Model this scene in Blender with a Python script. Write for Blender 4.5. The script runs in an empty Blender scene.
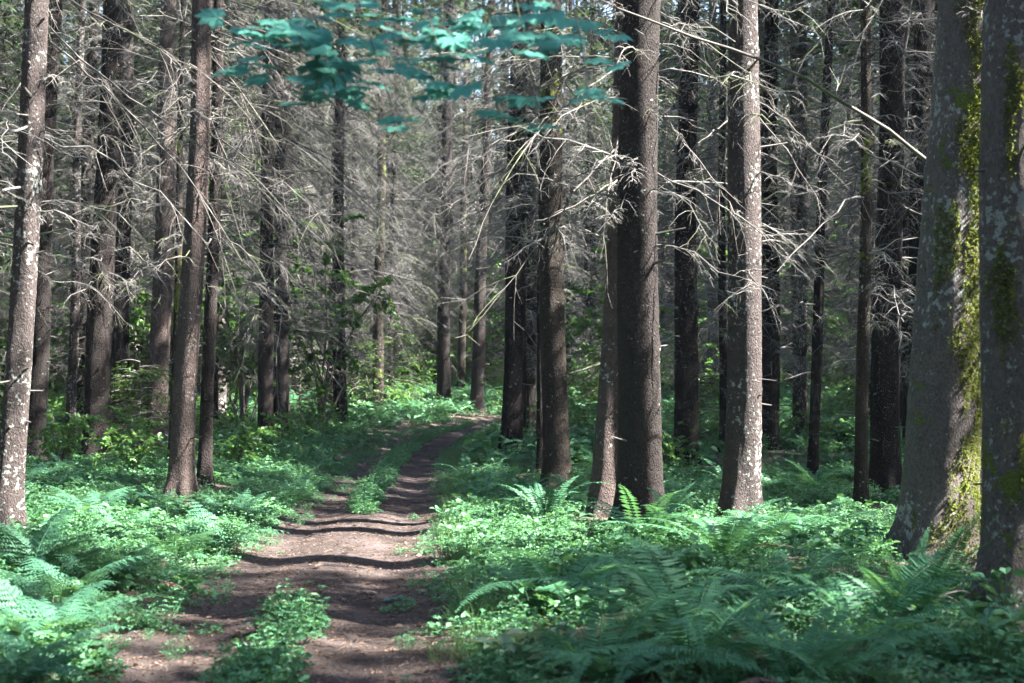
import bpy, math, random
import numpy as np
from mathutils import Vector
from mathutils.bvhtree import BVHTree

# ------------------------------------------------------------------ camera, sky, sun, exposure
scene = bpy.context.scene
COL = scene.collection
W, H = 1024, 683
EYE, FPX, HORIZON = 1.7, 1422.0, 375.0

cam_d = bpy.data.cameras.new("camera")
cam_d.sensor_width = 36.0
cam_d.lens = FPX * 36.0 / W
cam_d.clip_end = 2000.0
cam_d.dof.use_dof = True
cam_d.dof.focus_distance = 19.0
cam_d.dof.aperture_fstop = 2.8
cam = bpy.data.objects.new("camera", cam_d)
COL.objects.link(cam)
cam.location = (0, 0, EYE)
cam.rotation_euler = (math.radians(90) + math.atan((HORIZON - H / 2) / FPX), 0, 0)
scene.camera = cam

SUN_EL = math.radians(46)
SUN_AZ = math.radians(98)            # clockwise from +Y (the way the camera looks): from the right, a little behind
sun_vec = Vector((math.sin(SUN_AZ) * math.cos(SUN_EL), math.cos(SUN_AZ) * math.cos(SUN_EL), math.sin(SUN_EL)))
world = bpy.data.worlds.new("World")
scene.world = world
world.use_nodes = True
wn = world.node_tree
sky = wn.nodes.new("ShaderNodeTexSky")
sky.sky_type = 'NISHITA'
sky.sun_disc = False
sky.sun_elevation = SUN_EL
sky.sun_rotation = SUN_AZ
bg = wn.nodes["Background"]
bg.inputs["Strength"].default_value = 0.09
wn.links.new(sky.outputs[0], bg.inputs[0])
sd = bpy.data.lights.new("sun", 'SUN')
sd.energy = 5.0
sd.angle = math.radians(0.5)
sd.color = (1.0, 0.95, 0.89)
sun = bpy.data.objects.new("sun", sd)
COL.objects.link(sun)
sun.location = (20, -5, 40)
sun.rotation_euler = sun_vec.to_track_quat('Z', 'Y').to_euler()

vs = scene.view_settings
vs.view_transform = 'Standard'
vs.look = 'None'
vs.gamma = 1.0
vs.exposure = 3.62
scene.render.engine = 'CYCLES'
cy = scene.cycles
cy.max_bounces = 6
cy.diffuse_bounces = 4
cy.glossy_bounces = 2
cy.transmission_bounces = 4
cy.use_denoising = True
cy.use_adaptive_sampling = True
cy.adaptive_threshold = 0.02
cy.caustics_reflective = False
cy.caustics_refractive = False
cy.sample_clamp_indirect = 6.0

RNG = np.random.default_rng(11)

# ------------------------------------------------------------------ mesh helpers
class MB:
    """collects quads; build() links them as ONE mesh object"""
    def __init__(self):
        self.v, self.f, self.n, self.t = [], [], 0, []
    def add(self, v, f, tint=0.5):
        v = np.asarray(v, float).reshape(-1, 3)
        self.v.append(v)
        self.f.append(np.asarray(f, np.int64).reshape(-1, 4) + self.n)
        self.t.append(np.full(len(v), tint) if np.isscalar(tint) else np.asarray(tint, float))
        self.n += len(v)
    def mesh(self, name, mat, smooth=False):
        me = bpy.data.meshes.new(name)
        v = np.concatenate(self.v); f = np.concatenate(self.f); t = np.concatenate(self.t)
        me.vertices.add(len(v)); me.vertices.foreach_set("co", v.astype(np.float32).ravel())
        me.loops.add(f.size); me.loops.foreach_set("vertex_index", f.astype(np.int32).ravel())
        me.polygons.add(len(f))
        me.polygons.foreach_set("loop_start", np.arange(0, f.size, 4, dtype=np.int32))
        me.polygons.foreach_set("use_smooth", np.full(len(f), smooth, dtype=bool))
        me.update(calc_edges=True)
        a = me.attributes.new("tint", 'FLOAT', 'POINT')
        a.data.foreach_set("value", t.astype(np.float32))
        me.materials.append(mat if not isinstance(mat, tuple) else mat[0])
        if isinstance(mat, tuple):
            me.materials.append(mat[1])
            mi = np.zeros(len(f), np.int32); mi[self.second:] = 1
            me.polygons.foreach_set("material_index", mi)
        return me
    def absorb(self, other):
        """take over another collection's faces under the second material"""
        n0 = sum(len(f) for f in self.f)
        for v, f, t in zip(other.v, other.f, other.t):
            self.v.append(v); self.f.append(f + self.n); self.t.append(t)
        self.n += other.n
        self.second = n0
        return self
    def build(self, name, mat, parent=None, smooth=False):
        return link(name, self.mesh(name, mat, smooth), parent)

def link(name, data, parent=None):
    o = bpy.data.objects.new(name, data)
    COL.objects.link(o)
    if parent is not None:
        o.parent = parent
    return o

def tag(o, label=None, cat=None, group=None, kind=None):
    for k, val in (("label", label), ("category", cat), ("group", group), ("kind", kind)):
        if val:
            o[k] = val
    return o

def empty(name, loc, rz=0.0):
    o = link(name, None)
    o.location = loc
    o.rotation_euler = (0, 0, rz)
    o.empty_display_size = 0.2
    return o

def unit(a):
    return a / np.maximum(np.linalg.norm(a, axis=-1, keepdims=True), 1e-9)

def tubes(mb, P, R, S=3, tint=0.5):
    """P (B,N,3) polylines, R (B,N) radii"""
    P = np.asarray(P, float); R = np.asarray(R, float)
    B, N, _ = P.shape
    T = np.empty_like(P)
    T[:, 1:-1] = P[:, 2:] - P[:, :-2]
    T[:, 0] = P[:, 1] - P[:, 0]
    T[:, -1] = P[:, -1] - P[:, -2]
    T = unit(T)
    ref = np.where(np.abs(T[..., 2:3]) > 0.8, np.array([1.0, 0, 0]), np.array([0, 0, 1.0]))
    U = unit(np.cross(T, ref)); V = np.cross(T, U)
    a = np.arange(S) * 2 * math.pi / S
    ring = P[:, :, None, :] + R[:, :, None, None] * (np.cos(a)[:, None] * U[:, :, None, :] + np.sin(a)[:, None] * V[:, :, None, :])
    b = np.arange(B)[:, None, None] * N * S; n = np.arange(N - 1)[None, :, None] * S; s = np.arange(S)[None, None, :]
    s2 = (s + 1) % S
    q = np.stack([b + n + s, b + n + s2, b + n + S + s2, b + n + S + s], -1)
    mb.add(ring, q, tint if np.isscalar(tint) else np.repeat(tint, N * S))

def kites(mb, base, tip, side, w, bend=None, tint=0.5, pos=0.45):
    """leaf blades: base, two shoulders, tip - one quad each"""
    mid = base + (tip - base) * pos
    if bend is not None:
        mid = mid + bend
    k = len(base)
    v = np.stack([base, mid - side * w, tip, mid + side * w], 1)
    mb.add(v, np.arange(k * 4).reshape(k, 4), tint if np.isscalar(tint) else np.repeat(tint, 4))

def leaves(mb, base, d, L, w, rng, tint, fold=0.15):
    """oval leaves of two folded quads; base (k,3), direction d, length L, half width w"""
    k = len(base)
    d = unit(d)
    up = np.zeros((k, 3)); up[:, 2] = 1
    up = up + rng.normal(0, 0.35, (k, 3))
    side = unit(np.cross(d, up)); nrm = np.cross(side, d)
    L = np.broadcast_to(L, k)[:, None]; w = np.broadcast_to(w, k)[:, None]
    a = base; b = base + d * L * 0.38; c = base + d * L * 0.72; t = base + d * L - nrm * L * 0.12
    lift = nrm * w * fold * 2
    l1 = b - side * w + lift; l2 = c - side * w * 0.72 + lift * 0.7
    r1 = b + side * w + lift; r2 = c + side * w * 0.72 + lift * 0.7
    v = np.stack([a, l1, l2, t, r2, r1], 1)
    i = np.arange(k)[:, None] * 6
    f = np.concatenate([i + np.array([[0, 3, 2, 1]]), i + np.array([[0, 5, 4, 3]])])
    mb.add(v, f, np.repeat(tint, 6) if not np.isscalar(tint) else tint)

# ------------------------------------------------------------------ materials
def newmat(name):
    m = bpy.data.materials.new(name)
    m.use_nodes = True
    nt = m.node_tree
    return m, nt, nt.nodes, nt.nodes["Principled BSDF"]

def node(nt, kind, **kw):
    n = nt.nodes.new(kind)
    for k, v in kw.items():
        setattr(n, k, v)
    return n

def noise(nt, vec, scale, detail=4, rough=0.6):
    n = node(nt, "ShaderNodeTexNoise")
    n.inputs["Scale"].default_value = scale
    n.inputs["Detail"].default_value = detail
    n.inputs["Roughness"].default_value = rough
    if vec is not None:
        nt.links.new(vec, n.inputs["Vector"])
    return n.outputs[0]

def ramp(nt, fac, stops):
    r = node(nt, "ShaderNodeValToRGB")
    e = r.color_ramp.elements
    while len(e) < len(stops):
        e.new(0.5)
    for i, (p, c) in enumerate(stops):
        e[i].position = p
        e[i].color = (*c, 1) if len(c) == 3 else c
    nt.links.new(fac, r.inputs[0])
    return r.outputs[0]

def mixc(nt, fac, a, b):
    m = node(nt, "ShaderNodeMix", data_type='RGBA')
    for s, val in ((0, fac), (6, a), (7, b)):
        if hasattr(val, "is_output"):
            nt.links.new(val, m.inputs[s])
        elif s == 0:
            m.inputs[0].default_value = val
        else:
            m.inputs[s].default_value = (*val, 1)
    return m.outputs[2]

def math_(nt, op, a, b=None):
    m = node(nt, "ShaderNodeMath", operation=op)
    for i, val in enumerate((a, b)):
        if val is None:
            continue
        if hasattr(val, "is_output"):
            nt.links.new(val, m.inputs[i])
        else:
            m.inputs[i].default_value = val
    return m.outputs[0]

def bark_material(name, dark, light, lichen=0.3, moss=0.3, mossy_z=None):
    m, nt, N, p = newmat(name)
    tc = node(nt, "ShaderNodeTexCoord").outputs["Object"]
    oi = node(nt, "ShaderNodeObjectInfo")
    off = node(nt, "ShaderNodeVectorMath", operation='MULTIPLY_ADD')
    nt.links.new(oi.outputs["Random"], off.inputs[0])
    off.inputs[1].default_value = (37, 23, 51)
    nt.links.new(tc, off.inputs[2])
    v = off.outputs[0]
    mp = node(nt, "ShaderNodeMapping")
    mp.inputs["Scale"].default_value = (1, 1, 0.55)
    nt.links.new(v, mp.inputs[0])
    furrow = noise(nt, mp.outputs[0], 48, 8, 0.72)
    vor = node(nt, "ShaderNodeTexVoronoi", feature='DISTANCE_TO_EDGE')
    vor.inputs["Scale"].default_value = 38
    nt.links.new(mp.outputs[0], vor.inputs["Vector"])
    big = noise(nt, v, 2.1, 3)
    mid = noise(nt, v, 9.0, 4)
    fac = math_(nt, 'ADD', math_(nt, 'MULTIPLY', furrow, 0.7), math_(nt, 'MULTIPLY', mid, 0.3))
    col = ramp(nt, fac, [(0.32, dark), (0.5, tuple(0.5 * (a + b) for a, b in zip(dark, light))), (0.68, light)])
    col = mixc(nt, math_(nt, 'MULTIPLY', big, 0.45), col, tuple(c * 0.55 for c in light))
    # pale crust lichen in ragged spots
    ln = noise(nt, v, 19.0, 7, 0.6)
    ln2 = noise(nt, v, 1.3, 2)
    lf = math_(nt, 'ADD', ln, math_(nt, 'MULTIPLY', ln2, 0.5))
    lm = ramp(nt, lf, [(0.97 - 0.14 * lichen, (0, 0, 0)), (1.0 - 0.14 * lichen, (1, 1, 1))])
    col = mixc(nt, math_(nt, 'MULTIPLY', lm, 0.85), col, (0.36, 0.39, 0.36))
    # moss pads
    mn = noise(nt, v, 3.2, 6, 0.7)
    mn2 = noise(nt, v, 0.75, 2)
    mf = math_(nt, 'ADD', mn, math_(nt, 'MULTIPLY', mn2, 0.7))
    mm = ramp(nt, mf, [(1.06 - 0.17 * moss, (0, 0, 0)), (1.12 - 0.17 * moss, (1, 1, 1))])
    mossc = mixc(nt, noise(nt, v, 40, 2), (0.055, 0.08, 0.014), (0.21, 0.25, 0.05))
    col = mixc(nt, mm, col, mossc)
    nt.links.new(col, p.inputs["Base Color"])
    p.inputs["Roughness"].default_value = 0.88
    p.inputs["Specular IOR Level"].default_value = 0.25
    hgt = math_(nt, 'ADD', math_(nt, 'MULTIPLY', furrow, 1.0), math_(nt, 'MULTIPLY', vor.outputs[0], 0.6))
    hgt = math_(nt, 'ADD', hgt, math_(nt, 'MULTIPLY', mm, math_(nt, 'MULTIPLY', noise(nt, v, 70, 3), 1.2)))
    bp = node(nt, "ShaderNodeBump")
    bp.inputs["Strength"].default_value = 1.0
    bp.inputs["Distance"].default_value = 0.045
    nt.links.new(hgt, bp.inputs["Height"])
    nt.links.new(bp.outputs[0], p.inputs["Normal"])
    return m

def leaf_material(name, a, b, trans=0.3, rough=0.5, spec=0.4, var=0.35, dead=None, tmul=(1.9, 1.5, 0.6)):
    """a, b: two leaf colours mixed by the per-leaf tint and a per-plant random value"""
    m, nt, N, p = newmat(name)
    at = node(nt, "ShaderNodeAttribute", attribute_name="tint")
    oi = node(nt, "ShaderNodeObjectInfo")
    f = math_(nt, 'ADD', math_(nt, 'MULTIPLY', at.outputs["Fac"], 1 - var), math_(nt, 'MULTIPLY', oi.outputs["Random"], var))
    stops = [(0.0, a), (0.85, b)]
    if dead:
        stops = [(0.0, dead), (0.05, a), (0.9, b)]
    col = ramp(nt, f, stops)
    nt.links.new(col, p.inputs["Base Color"])
    p.inputs["Roughness"].default_value = rough
    p.inputs["Specular IOR Level"].default_value = spec
    tr = node(nt, "ShaderNodeBsdfTranslucent")
    tcol = mixc(nt, 0.5, col, (b[0] * tmul[0], b[1] * tmul[1], b[2] * tmul[2]))
    nt.links.new(tcol, tr.inputs[0])
    ms = node(nt, "ShaderNodeMixShader")
    ms.inputs[0].default_value = trans
    nt.links.new(p.outputs[0], ms.inputs[1])
    nt.links.new(tr.outputs[0], ms.inputs[2])
    nt.links.new(ms.outputs[0], nt.nodes["Material Output"].inputs[0])
    return m

def twig_material(name, a, b):
    m, nt, N, p = newmat(name)
    tc = node(nt, "ShaderNodeTexCoord").outputs["Object"]
    at = node(nt, "ShaderNodeAttribute", attribute_name="tint")
    f = math_(nt, 'ADD', math_(nt, 'MULTIPLY', at.outputs["Fac"], 0.6), math_(nt, 'MULTIPLY', noise(nt, tc, 6, 3), 0.4))
    col = ramp(nt, f, [(0.15, a), (0.75, b)])
    gn = noise(nt, tc, 1.1, 2)
    gm = ramp(nt, gn, [(0.56, (0, 0, 0)), (0.66, (0.7, 0.7, 0.7))])
    col = mixc(nt, gm, col, (0.12, 0.15, 0.06))
    nt.links.new(col, p.inputs["Base Color"])
    p.inputs["Roughness"].default_value = 0.85
    p.inputs["Specular IOR Level"].default_value = 0.2
    return m

M = {}
M['bark_brown'] = bark_material("bark_brown", (0.0084, 0.0065, 0.0060), (0.0446, 0.0347, 0.0315), 0.25, 0.25)
M['bark_dark'] = bark_material("bark_dark", (0.0053, 0.0042, 0.0039), (0.0273, 0.0210, 0.0194), 0.1, 0.25)
M['bark_grey'] = bark_material("bark_grey", (0.0193, 0.0158, 0.0151), (0.1102, 0.0881, 0.0826), 0.95, 0.3)
M['bark_mossy'] = bark_material("bark_mossy", (0.0495, 0.0418, 0.0374), (0.2365, 0.1980, 0.1793), 0.9, 0.55)
M['bark_sunlit'] = bark_material("bark_sunlit", (0.0263, 0.0195, 0.0173), (0.1575, 0.1185, 0.1065), 0.45, 0.3)  # bark paled so its trunks look sunlit: sunlight put into the colour
M['bark_green'] = bark_material("bark_green", (0.0127, 0.0102, 0.0076), (0.0542, 0.0421, 0.0319), 0.3, 0.5)
M['twig'] = twig_material("dead_twig", (0.026, 0.024, 0.022), (0.25, 0.24, 0.225))
M['twig_pale'] = twig_material("pale_twig", (0.026, 0.024, 0.023), (0.165, 0.16, 0.152))
M['limb'] = twig_material("weathered_limb", (0.035, 0.03, 0.026), (0.18, 0.165, 0.15))
M['needle'] = leaf_material("conifer_needles", (0.018, 0.045, 0.022), (0.05, 0.10, 0.035), 0.2, 0.5, 0.3)
M['needle_young'] = leaf_material("young_needles", (0.04, 0.10, 0.03), (0.11, 0.20, 0.05), 0.3, 0.5, 0.3)
M['fern'] = leaf_material("fern_green", (0.03, 0.12, 0.06), (0.08, 0.225, 0.11), 0.33, 0.55, 0.3)
M['lady'] = leaf_material("soft_fern_green", (0.032, 0.115, 0.072), (0.075, 0.20, 0.112), 0.38, 0.6, 0.3)
M['herb'] = leaf_material("herb_green", (0.03, 0.115, 0.06), (0.10, 0.25, 0.115), 0.34, 0.55, 0.35)
M['grass'] = leaf_material("grass_green", (0.05, 0.12, 0.04), (0.14, 0.24, 0.09), 0.35, 0.45, 0.4)
M['shrub'] = leaf_material("shrub_green", (0.035, 0.12, 0.035), (0.12, 0.26, 0.07), 0.42, 0.45, 0.45)
M['maple'] = leaf_material("maple_leaf", (0.06, 0.19, 0.165), (0.10, 0.255, 0.22), 0.62, 0.6, 0.3, 0.1, tmul=(1.2, 1.5, 1.3))
M['moss'] = leaf_material("moss_tuft", (0.06, 0.10, 0.02), (0.19, 0.245, 0.06), 0.3, 0.8, 0.1, 0.1)
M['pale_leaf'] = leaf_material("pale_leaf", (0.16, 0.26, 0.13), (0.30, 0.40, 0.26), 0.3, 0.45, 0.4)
M['litter'] = leaf_material("dead_leaf", (0.035, 0.022, 0.016), (0.20, 0.14, 0.105), 0.15, 0.7, 0.2, 0.2)

def path_material():
    m, nt, N, p = newmat("path_dirt")
    tc = node(nt, "ShaderNodeTexCoord").outputs["Object"]
    f = math_(nt, 'ADD', math_(nt, 'MULTIPLY', noise(nt, tc, 1.7, 5, 0.6), 0.5), math_(nt, 'MULTIPLY', noise(nt, tc, 55, 5, 0.75), 0.5))
    col = ramp(nt, f, [(0.33, (0.028, 0.022, 0.020)), (0.5, (0.058, 0.046, 0.043)), (0.66, (0.115, 0.094, 0.09))])
    vor = node(nt, "ShaderNodeTexVoronoi")
    vor.inputs["Scale"].default_value = 75
    nt.links.new(tc, vor.inputs["Vector"])
    sp = ramp(nt, vor.outputs["Color"], [(0.80, (0, 0, 0)), (0.86, (1, 1, 1))])
    col = mixc(nt, math_(nt, 'MULTIPLY', sp, 0.45), col, (0.05, 0.033, 0.025))
    sp2 = ramp(nt, noise(nt, tc, 130, 2), [(0.66, (0, 0, 0)), (0.70, (1, 1, 1))])
    col = mixc(nt, math_(nt, 'MULTIPLY', sp2, 0.6), col, (0.30, 0.24, 0.21))
    nt.links.new(col, p.inputs["Base Color"])
    p.inputs["Roughness"].default_value = 0.95
    p.inputs["Specular IOR Level"].default_value = 0.09
    h = math_(nt, 'ADD', noise(nt, tc, 60, 6, 0.7), math_(nt, 'MULTIPLY', noise(nt, tc, 9, 4), 1.2))
    bp = node(nt, "ShaderNodeBump")
    bp.inputs["Strength"].default_value = 0.8
    bp.inputs["Distance"].default_value = 0.03
    nt.links.new(h, bp.inputs["Height"]); nt.links.new(bp.outputs[0], p.inputs["Normal"])
    return m

def ground_material():
    m, nt, N, p = newmat("forest_floor")
    tc = node(nt, "ShaderNodeTexCoord").outputs["Object"]
    f = math_(nt, 'ADD', math_(nt, 'MULTIPLY', noise(nt, tc, 2.5, 5), 0.5), math_(nt, 'MULTIPLY', noise(nt, tc, 48, 5, 0.75), 0.5))
    col = ramp(nt, f, [(0.35, (0.028, 0.021, 0.016)), (0.5, (0.07, 0.052, 0.038)), (0.68, (0.14, 0.10, 0.075))])
    g = ramp(nt, noise(nt, tc, 0.8, 5, 0.65), [(0.45, (0, 0, 0)), (0.6, (1, 1, 1))])
    col = mixc(nt, math_(nt, 'MULTIPLY', g, 0.75), col, (0.04, 0.075, 0.028))
    nt.links.new(col, p.inputs["Base Color"])
    p.inputs["Roughness"].default_value = 0.95
    bp = node(nt, "ShaderNodeBump")
    bp.inputs["Strength"].default_value = 0.9
    bp.inputs["Distance"].default_value = 0.05
    nt.links.new(noise(nt, tc, 30, 6, 0.7), bp.inputs["Height"]); nt.links.new(bp.outputs[0], p.inputs["Normal"])
    return m
M['path'] = path_material()
M['ground'] = ground_material()

# ------------------------------------------------------------------ terrain and path
PY = np.array([-40, -15, 0, 4, 7.85, 13, 19.3, 25.4, 32, 37, 41, 45, 49, 54, 60, 68])
PX = np.array([3, 0.8, -0.5, -0.95, -1.3, -1.65, -1.86, -2.1, -2.35, -2.05, -1.2, 0.2, 2.3, 5.5, 10.5, 18])
_d = np.linspace(-40, 68, 433)
_px = np.interp(_d, PY, PX)
for _ in range(3):
    _px = np.convolve(np.pad(_px, 6, mode='edge'), np.ones(13) / 13, 'valid')
def path_x(y):
    return np.interp(y, _d, _px)
_ph = RNG.uniform(0, 6.28, 8)
def swell(x, y):
    return (0.06 * np.sin(0.31 * x + 0.17 * y + _ph[0]) + 0.05 * np.sin(-0.22 * x + 0.41 * y + _ph[1])
            + 0.025 * np.sin(0.9 * x + 0.7 * y + _ph[2]) + 0.02 * np.sin(1.3 * x - 1.1 * y + _ph[3]))
def rise(x, y):
    return np.clip(y - 33, 0, 60) * 0.026
HALF = 1.05
def path_h(x, y):
    u = (x - path_x(y))
    rut = -0.05 * np.exp(-((np.abs(u + 0.02) - 0.55) / 0.28) ** 2)
    return rise(x, y) + 0.25 * swell(x, y) + rut + 0.006 * np.sin(2.2 * y + 3 * u) + 0.004 * np.sin(5.1 * y - 2 * u + 1)
def ground_h(x, y):
    x = np.asarray(x, float); y = np.asarray(y, float)
    u = np.abs(x - path_x(y))
    k = np.clip((u - HALF) / 1.6, 0, 1); k = k * k * (3 - 2 * k)
    g = rise(x, y) + swell(x, y) + 0.05 + 0.08 * k
    base = rise(x, y) + 0.25 * swell(x, y) + 0.03
    out = base * (1 - k) + g * k
    inside = u < HALF + 0.25
    return np.where(inside, np.minimum(out, path_h(x, y) - 0.05 + 0.3 * np.clip(u - HALF, 0, 1)), out)

def grid_axis(parts):
    return np.concatenate([np.arange(a, b, s) for a, b, s in parts] + [[parts[-1][1]]])
gx = grid_axis([(-400, -60, 20), (-60, -16, 2), (-16, 16, 0.2), (16, 60, 2), (60, 400, 20)])
gy = grid_axis([(-200, -40, 20), (-40, -2, 2), (-2, 56, 0.25), (56, 120, 2), (120, 700, 40)])
X, Y = np.meshgrid(gx, gy)
mb = MB()
nx, ny = len(gx), len(gy)
i = (np.arange(ny - 1)[:, None] * nx + np.arange(nx - 1)[None, :]).ravel()
mb.add(np.stack([X, Y, ground_h(X, Y)], -1), np.stack([i, i + 1, i + nx + 1, i + nx], -1))
tag(mb.build("ground", M['ground'], smooth=True), "dark forest floor of soil and needles under the plants", "ground", kind="structure")

us = np.linspace(-1.4, 1.4, 45); ys = np.arange(-20, 60, 0.08)
U, Y = np.meshgrid(us, ys)
X = path_x(Y) + U
Z = path_h(X, Y) + RNG.normal(0, 0.003, X.shape)
edge = np.clip((np.abs(U) - HALF) / 0.3, 0, 1)
Z = Z - 0.16 * edge ** 2
mb = MB()
nx, ny = len(us), len(ys)
i = (np.arange(ny - 1)[:, None] * nx + np.arange(nx - 1)[None, :]).ravel()
mb.add(np.stack([X, Y, Z], -1), np.stack([i, i + 1, i + nx + 1, i + nx], -1))
tag(mb.build("path", M['path'], smooth=True), "brown dirt track with two wheel ruts curving into the wood", "path", kind="structure")

def at(px, py=None, d=None, z=None):
    """a pixel and a distance as a point in the wood"""
    if d is None:
        d = 8.0
        for _ in range(30):
            gz = float(ground_h((px - 512) / FPX * d, d)) if z is None else z
            d = d * 0.5 + 0.5 * FPX * (EYE - gz) / max(py - HORIZON, 6)
    x = (px - 512) / FPX * d
    return x, d
def zat(py, d):
    return EYE + (HORIZON - py) / FPX * d

# ------------------------------------------------------------------ conifers
def branch_mesh(rng, cx, rad, z0, z1, K, Lr, twigs=12, sub=3, r_b=0.012, r_t=0.0035, droop=0.35, elev=(-0.25, 0.3), az=None, zpow=1.0):
    """dead lower branches with twigs; cx(z)->(x,y) of the trunk, rad(z) its radius"""
    mb = MB()
    z = z0 + (z1 - z0) * rng.uniform(0, 1, K) ** zpow
    a = rng.uniform(0, 6.283, K) if az is None else rng.normal(az[0], az[1], K)
    L = rng.uniform(Lr[0], Lr[1], K) * rng.choice([0.35, 0.7, 1.0, 1.0], K)
    e = rng.uniform(elev[0], elev[1], K)
    dr = droop * rng.uniform(0.3, 1.7, K)
    N = 8
    s = np.linspace(0, 1, N)
    c = np.array([cx(q) for q in z])
    dirh = np.stack([np.cos(a), np.sin(a), np.zeros(K)], -1)
    side = np.stack([-np.sin(a), np.cos(a), np.zeros(K)], -1)
    base = np.stack([c[:, 0], c[:, 1], z], -1) + dirh * (np.array([rad(q) for q in z]) * 0.6)[:, None]
    wob = np.cumsum(rng.normal(0, 0.035, (K, N, 2)), 1); wob[:, 0] = 0
    P = (base[:, None] + dirh[:, None] * (L[:, None] * s)[..., None]
         + np.array([0, 0, 1.0]) * (L[:, None] * (np.tan(e)[:, None] * s - dr[:, None] * s ** 2) + wob[..., 0] * L[:, None])[..., None]
         + side[:, None] * (wob[..., 1] * L[:, None])[..., None])
    rb = r_b * (0.5 + L / Lr[1]) * rng.uniform(0.7, 1.3, K)
    R = rb[:, None] * (1 - 0.8 * s) + 0.001
    tb = rng.uniform(0.1, 0.7, K)
    tubes(mb, P, R, 5, tb)
    def grow(P, L, T, lf, r, down, n=4):
        B, N, _ = P.shape
        q = rng.uniform(0.12, 1, (B, T)) * (N - 1)
        i0 = np.minimum(q.astype(int), N - 2); f = (q - i0)[..., None]
        bi = np.arange(B)[:, None]
        p0 = P[bi, i0] * (1 - f) + P[bi, i0 + 1] * f
        t = unit(P[bi, i0 + 1] - P[bi, i0])
        sd = unit(np.cross(t, np.array([0, 0, 1.0]) + rng.normal(0, 0.25, t.shape)))
        d = unit(sd * rng.choice([-1, 1], (B, T))[..., None] * rng.uniform(0.5, 1.2, (B, T, 1)) + t * rng.uniform(0.2, 1.0, (B, T, 1)) + rng.normal(0, 0.25, t.shape))
        ln = L[:, None] * lf * rng.uniform(0.35, 1.2, (B, T)) * (1.15 - 0.6 * q / (N - 1))
        ss = np.linspace(0, 1, n)
        Q = p0[:, :, None] + d[:, :, None] * (ln[..., None] * ss)[..., None]
        Q[..., 2] -= (ln[..., None] * ss ** 2) * down * rng.uniform(0.2, 1.6, (B, T, 1))
        Q[..., 1:, :] += rng.normal(0, 0.05, Q[..., 1:, :].shape) * ln[..., None, None]
        Q = Q.reshape(-1, n, 3); ln = ln.ravel()
        tubes(mb, Q, np.broadcast_to(r * (1 - 0.65 * ss), (len(Q), n)), 3, rng.uniform(0.2, 1.0, len(Q)))
        return Q, ln
    Q, ln = grow(P, L, twigs, 0.33, r_t, 0.45)
    if sub:
        grow(Q, ln, sub, 0.55, r_t * 0.6, 0.5, 3)
    return mb

def trunk_mesh(rng, r0, height, cx, sides=16, dz=0.3, rough=0.03, flare=0.3, zfine=9.0):
    z = np.concatenate([np.arange(-0.4, zfine, dz), np.linspace(zfine, height, 12)])
    a = np.arange(sides) * 2 * math.pi / sides
    A, Z = np.meshgrid(a, z)
    r = r0 * (1 - 0.72 * np.clip(Z, 0, height) / height)
    r = r * (1 + flare * np.exp(-np.clip(Z, 0, 50) / 0.22) * (1 + 0.5 * np.sin(5 * A + rng.uniform(0, 6)) + 0.35 * np.sin(3 * A + rng.uniform(0, 6))))
    for k in range(5):
        fa = int(rng.integers(2, 6)); fz = rng.uniform(0.4, 2.2)
        r = r * (1 + 0.019 * np.sin(fa * A + fz * Z + rng.uniform(0, 6.28)))
    r = r * (1 + rough * rng.uniform(-1, 1, A.shape) * 0.7)
    n_k = 14
    for k in range(n_k):                 # knots and branch collars
        za, aa = rng.uniform(0.6, zfine), rng.uniform(0, 6.28)
        da = np.angle(np.exp(1j * (A - aa))) * r0
        r = r + rng.uniform(0.008, 0.022) * np.exp(-(da ** 2 + (Z - za) ** 2) / rng.uniform(0.03, 0.06) ** 2)
    c = np.array([cx(q) for q in z])
    V = np.stack([c[:, 0:1] + r * np.cos(A), c[:, 1:2] + r * np.sin(A), Z], -1)
    n = len(z)
    b = np.arange(n - 1)[:, None] * sides; s = np.arange(sides)[None, :]; s2 = (s + 1) % sides
    mb = MB()
    mb.add(V, np.stack([b + s, b + s2, b + sides + s2, b + sides + s], -1))
    return mb

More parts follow.
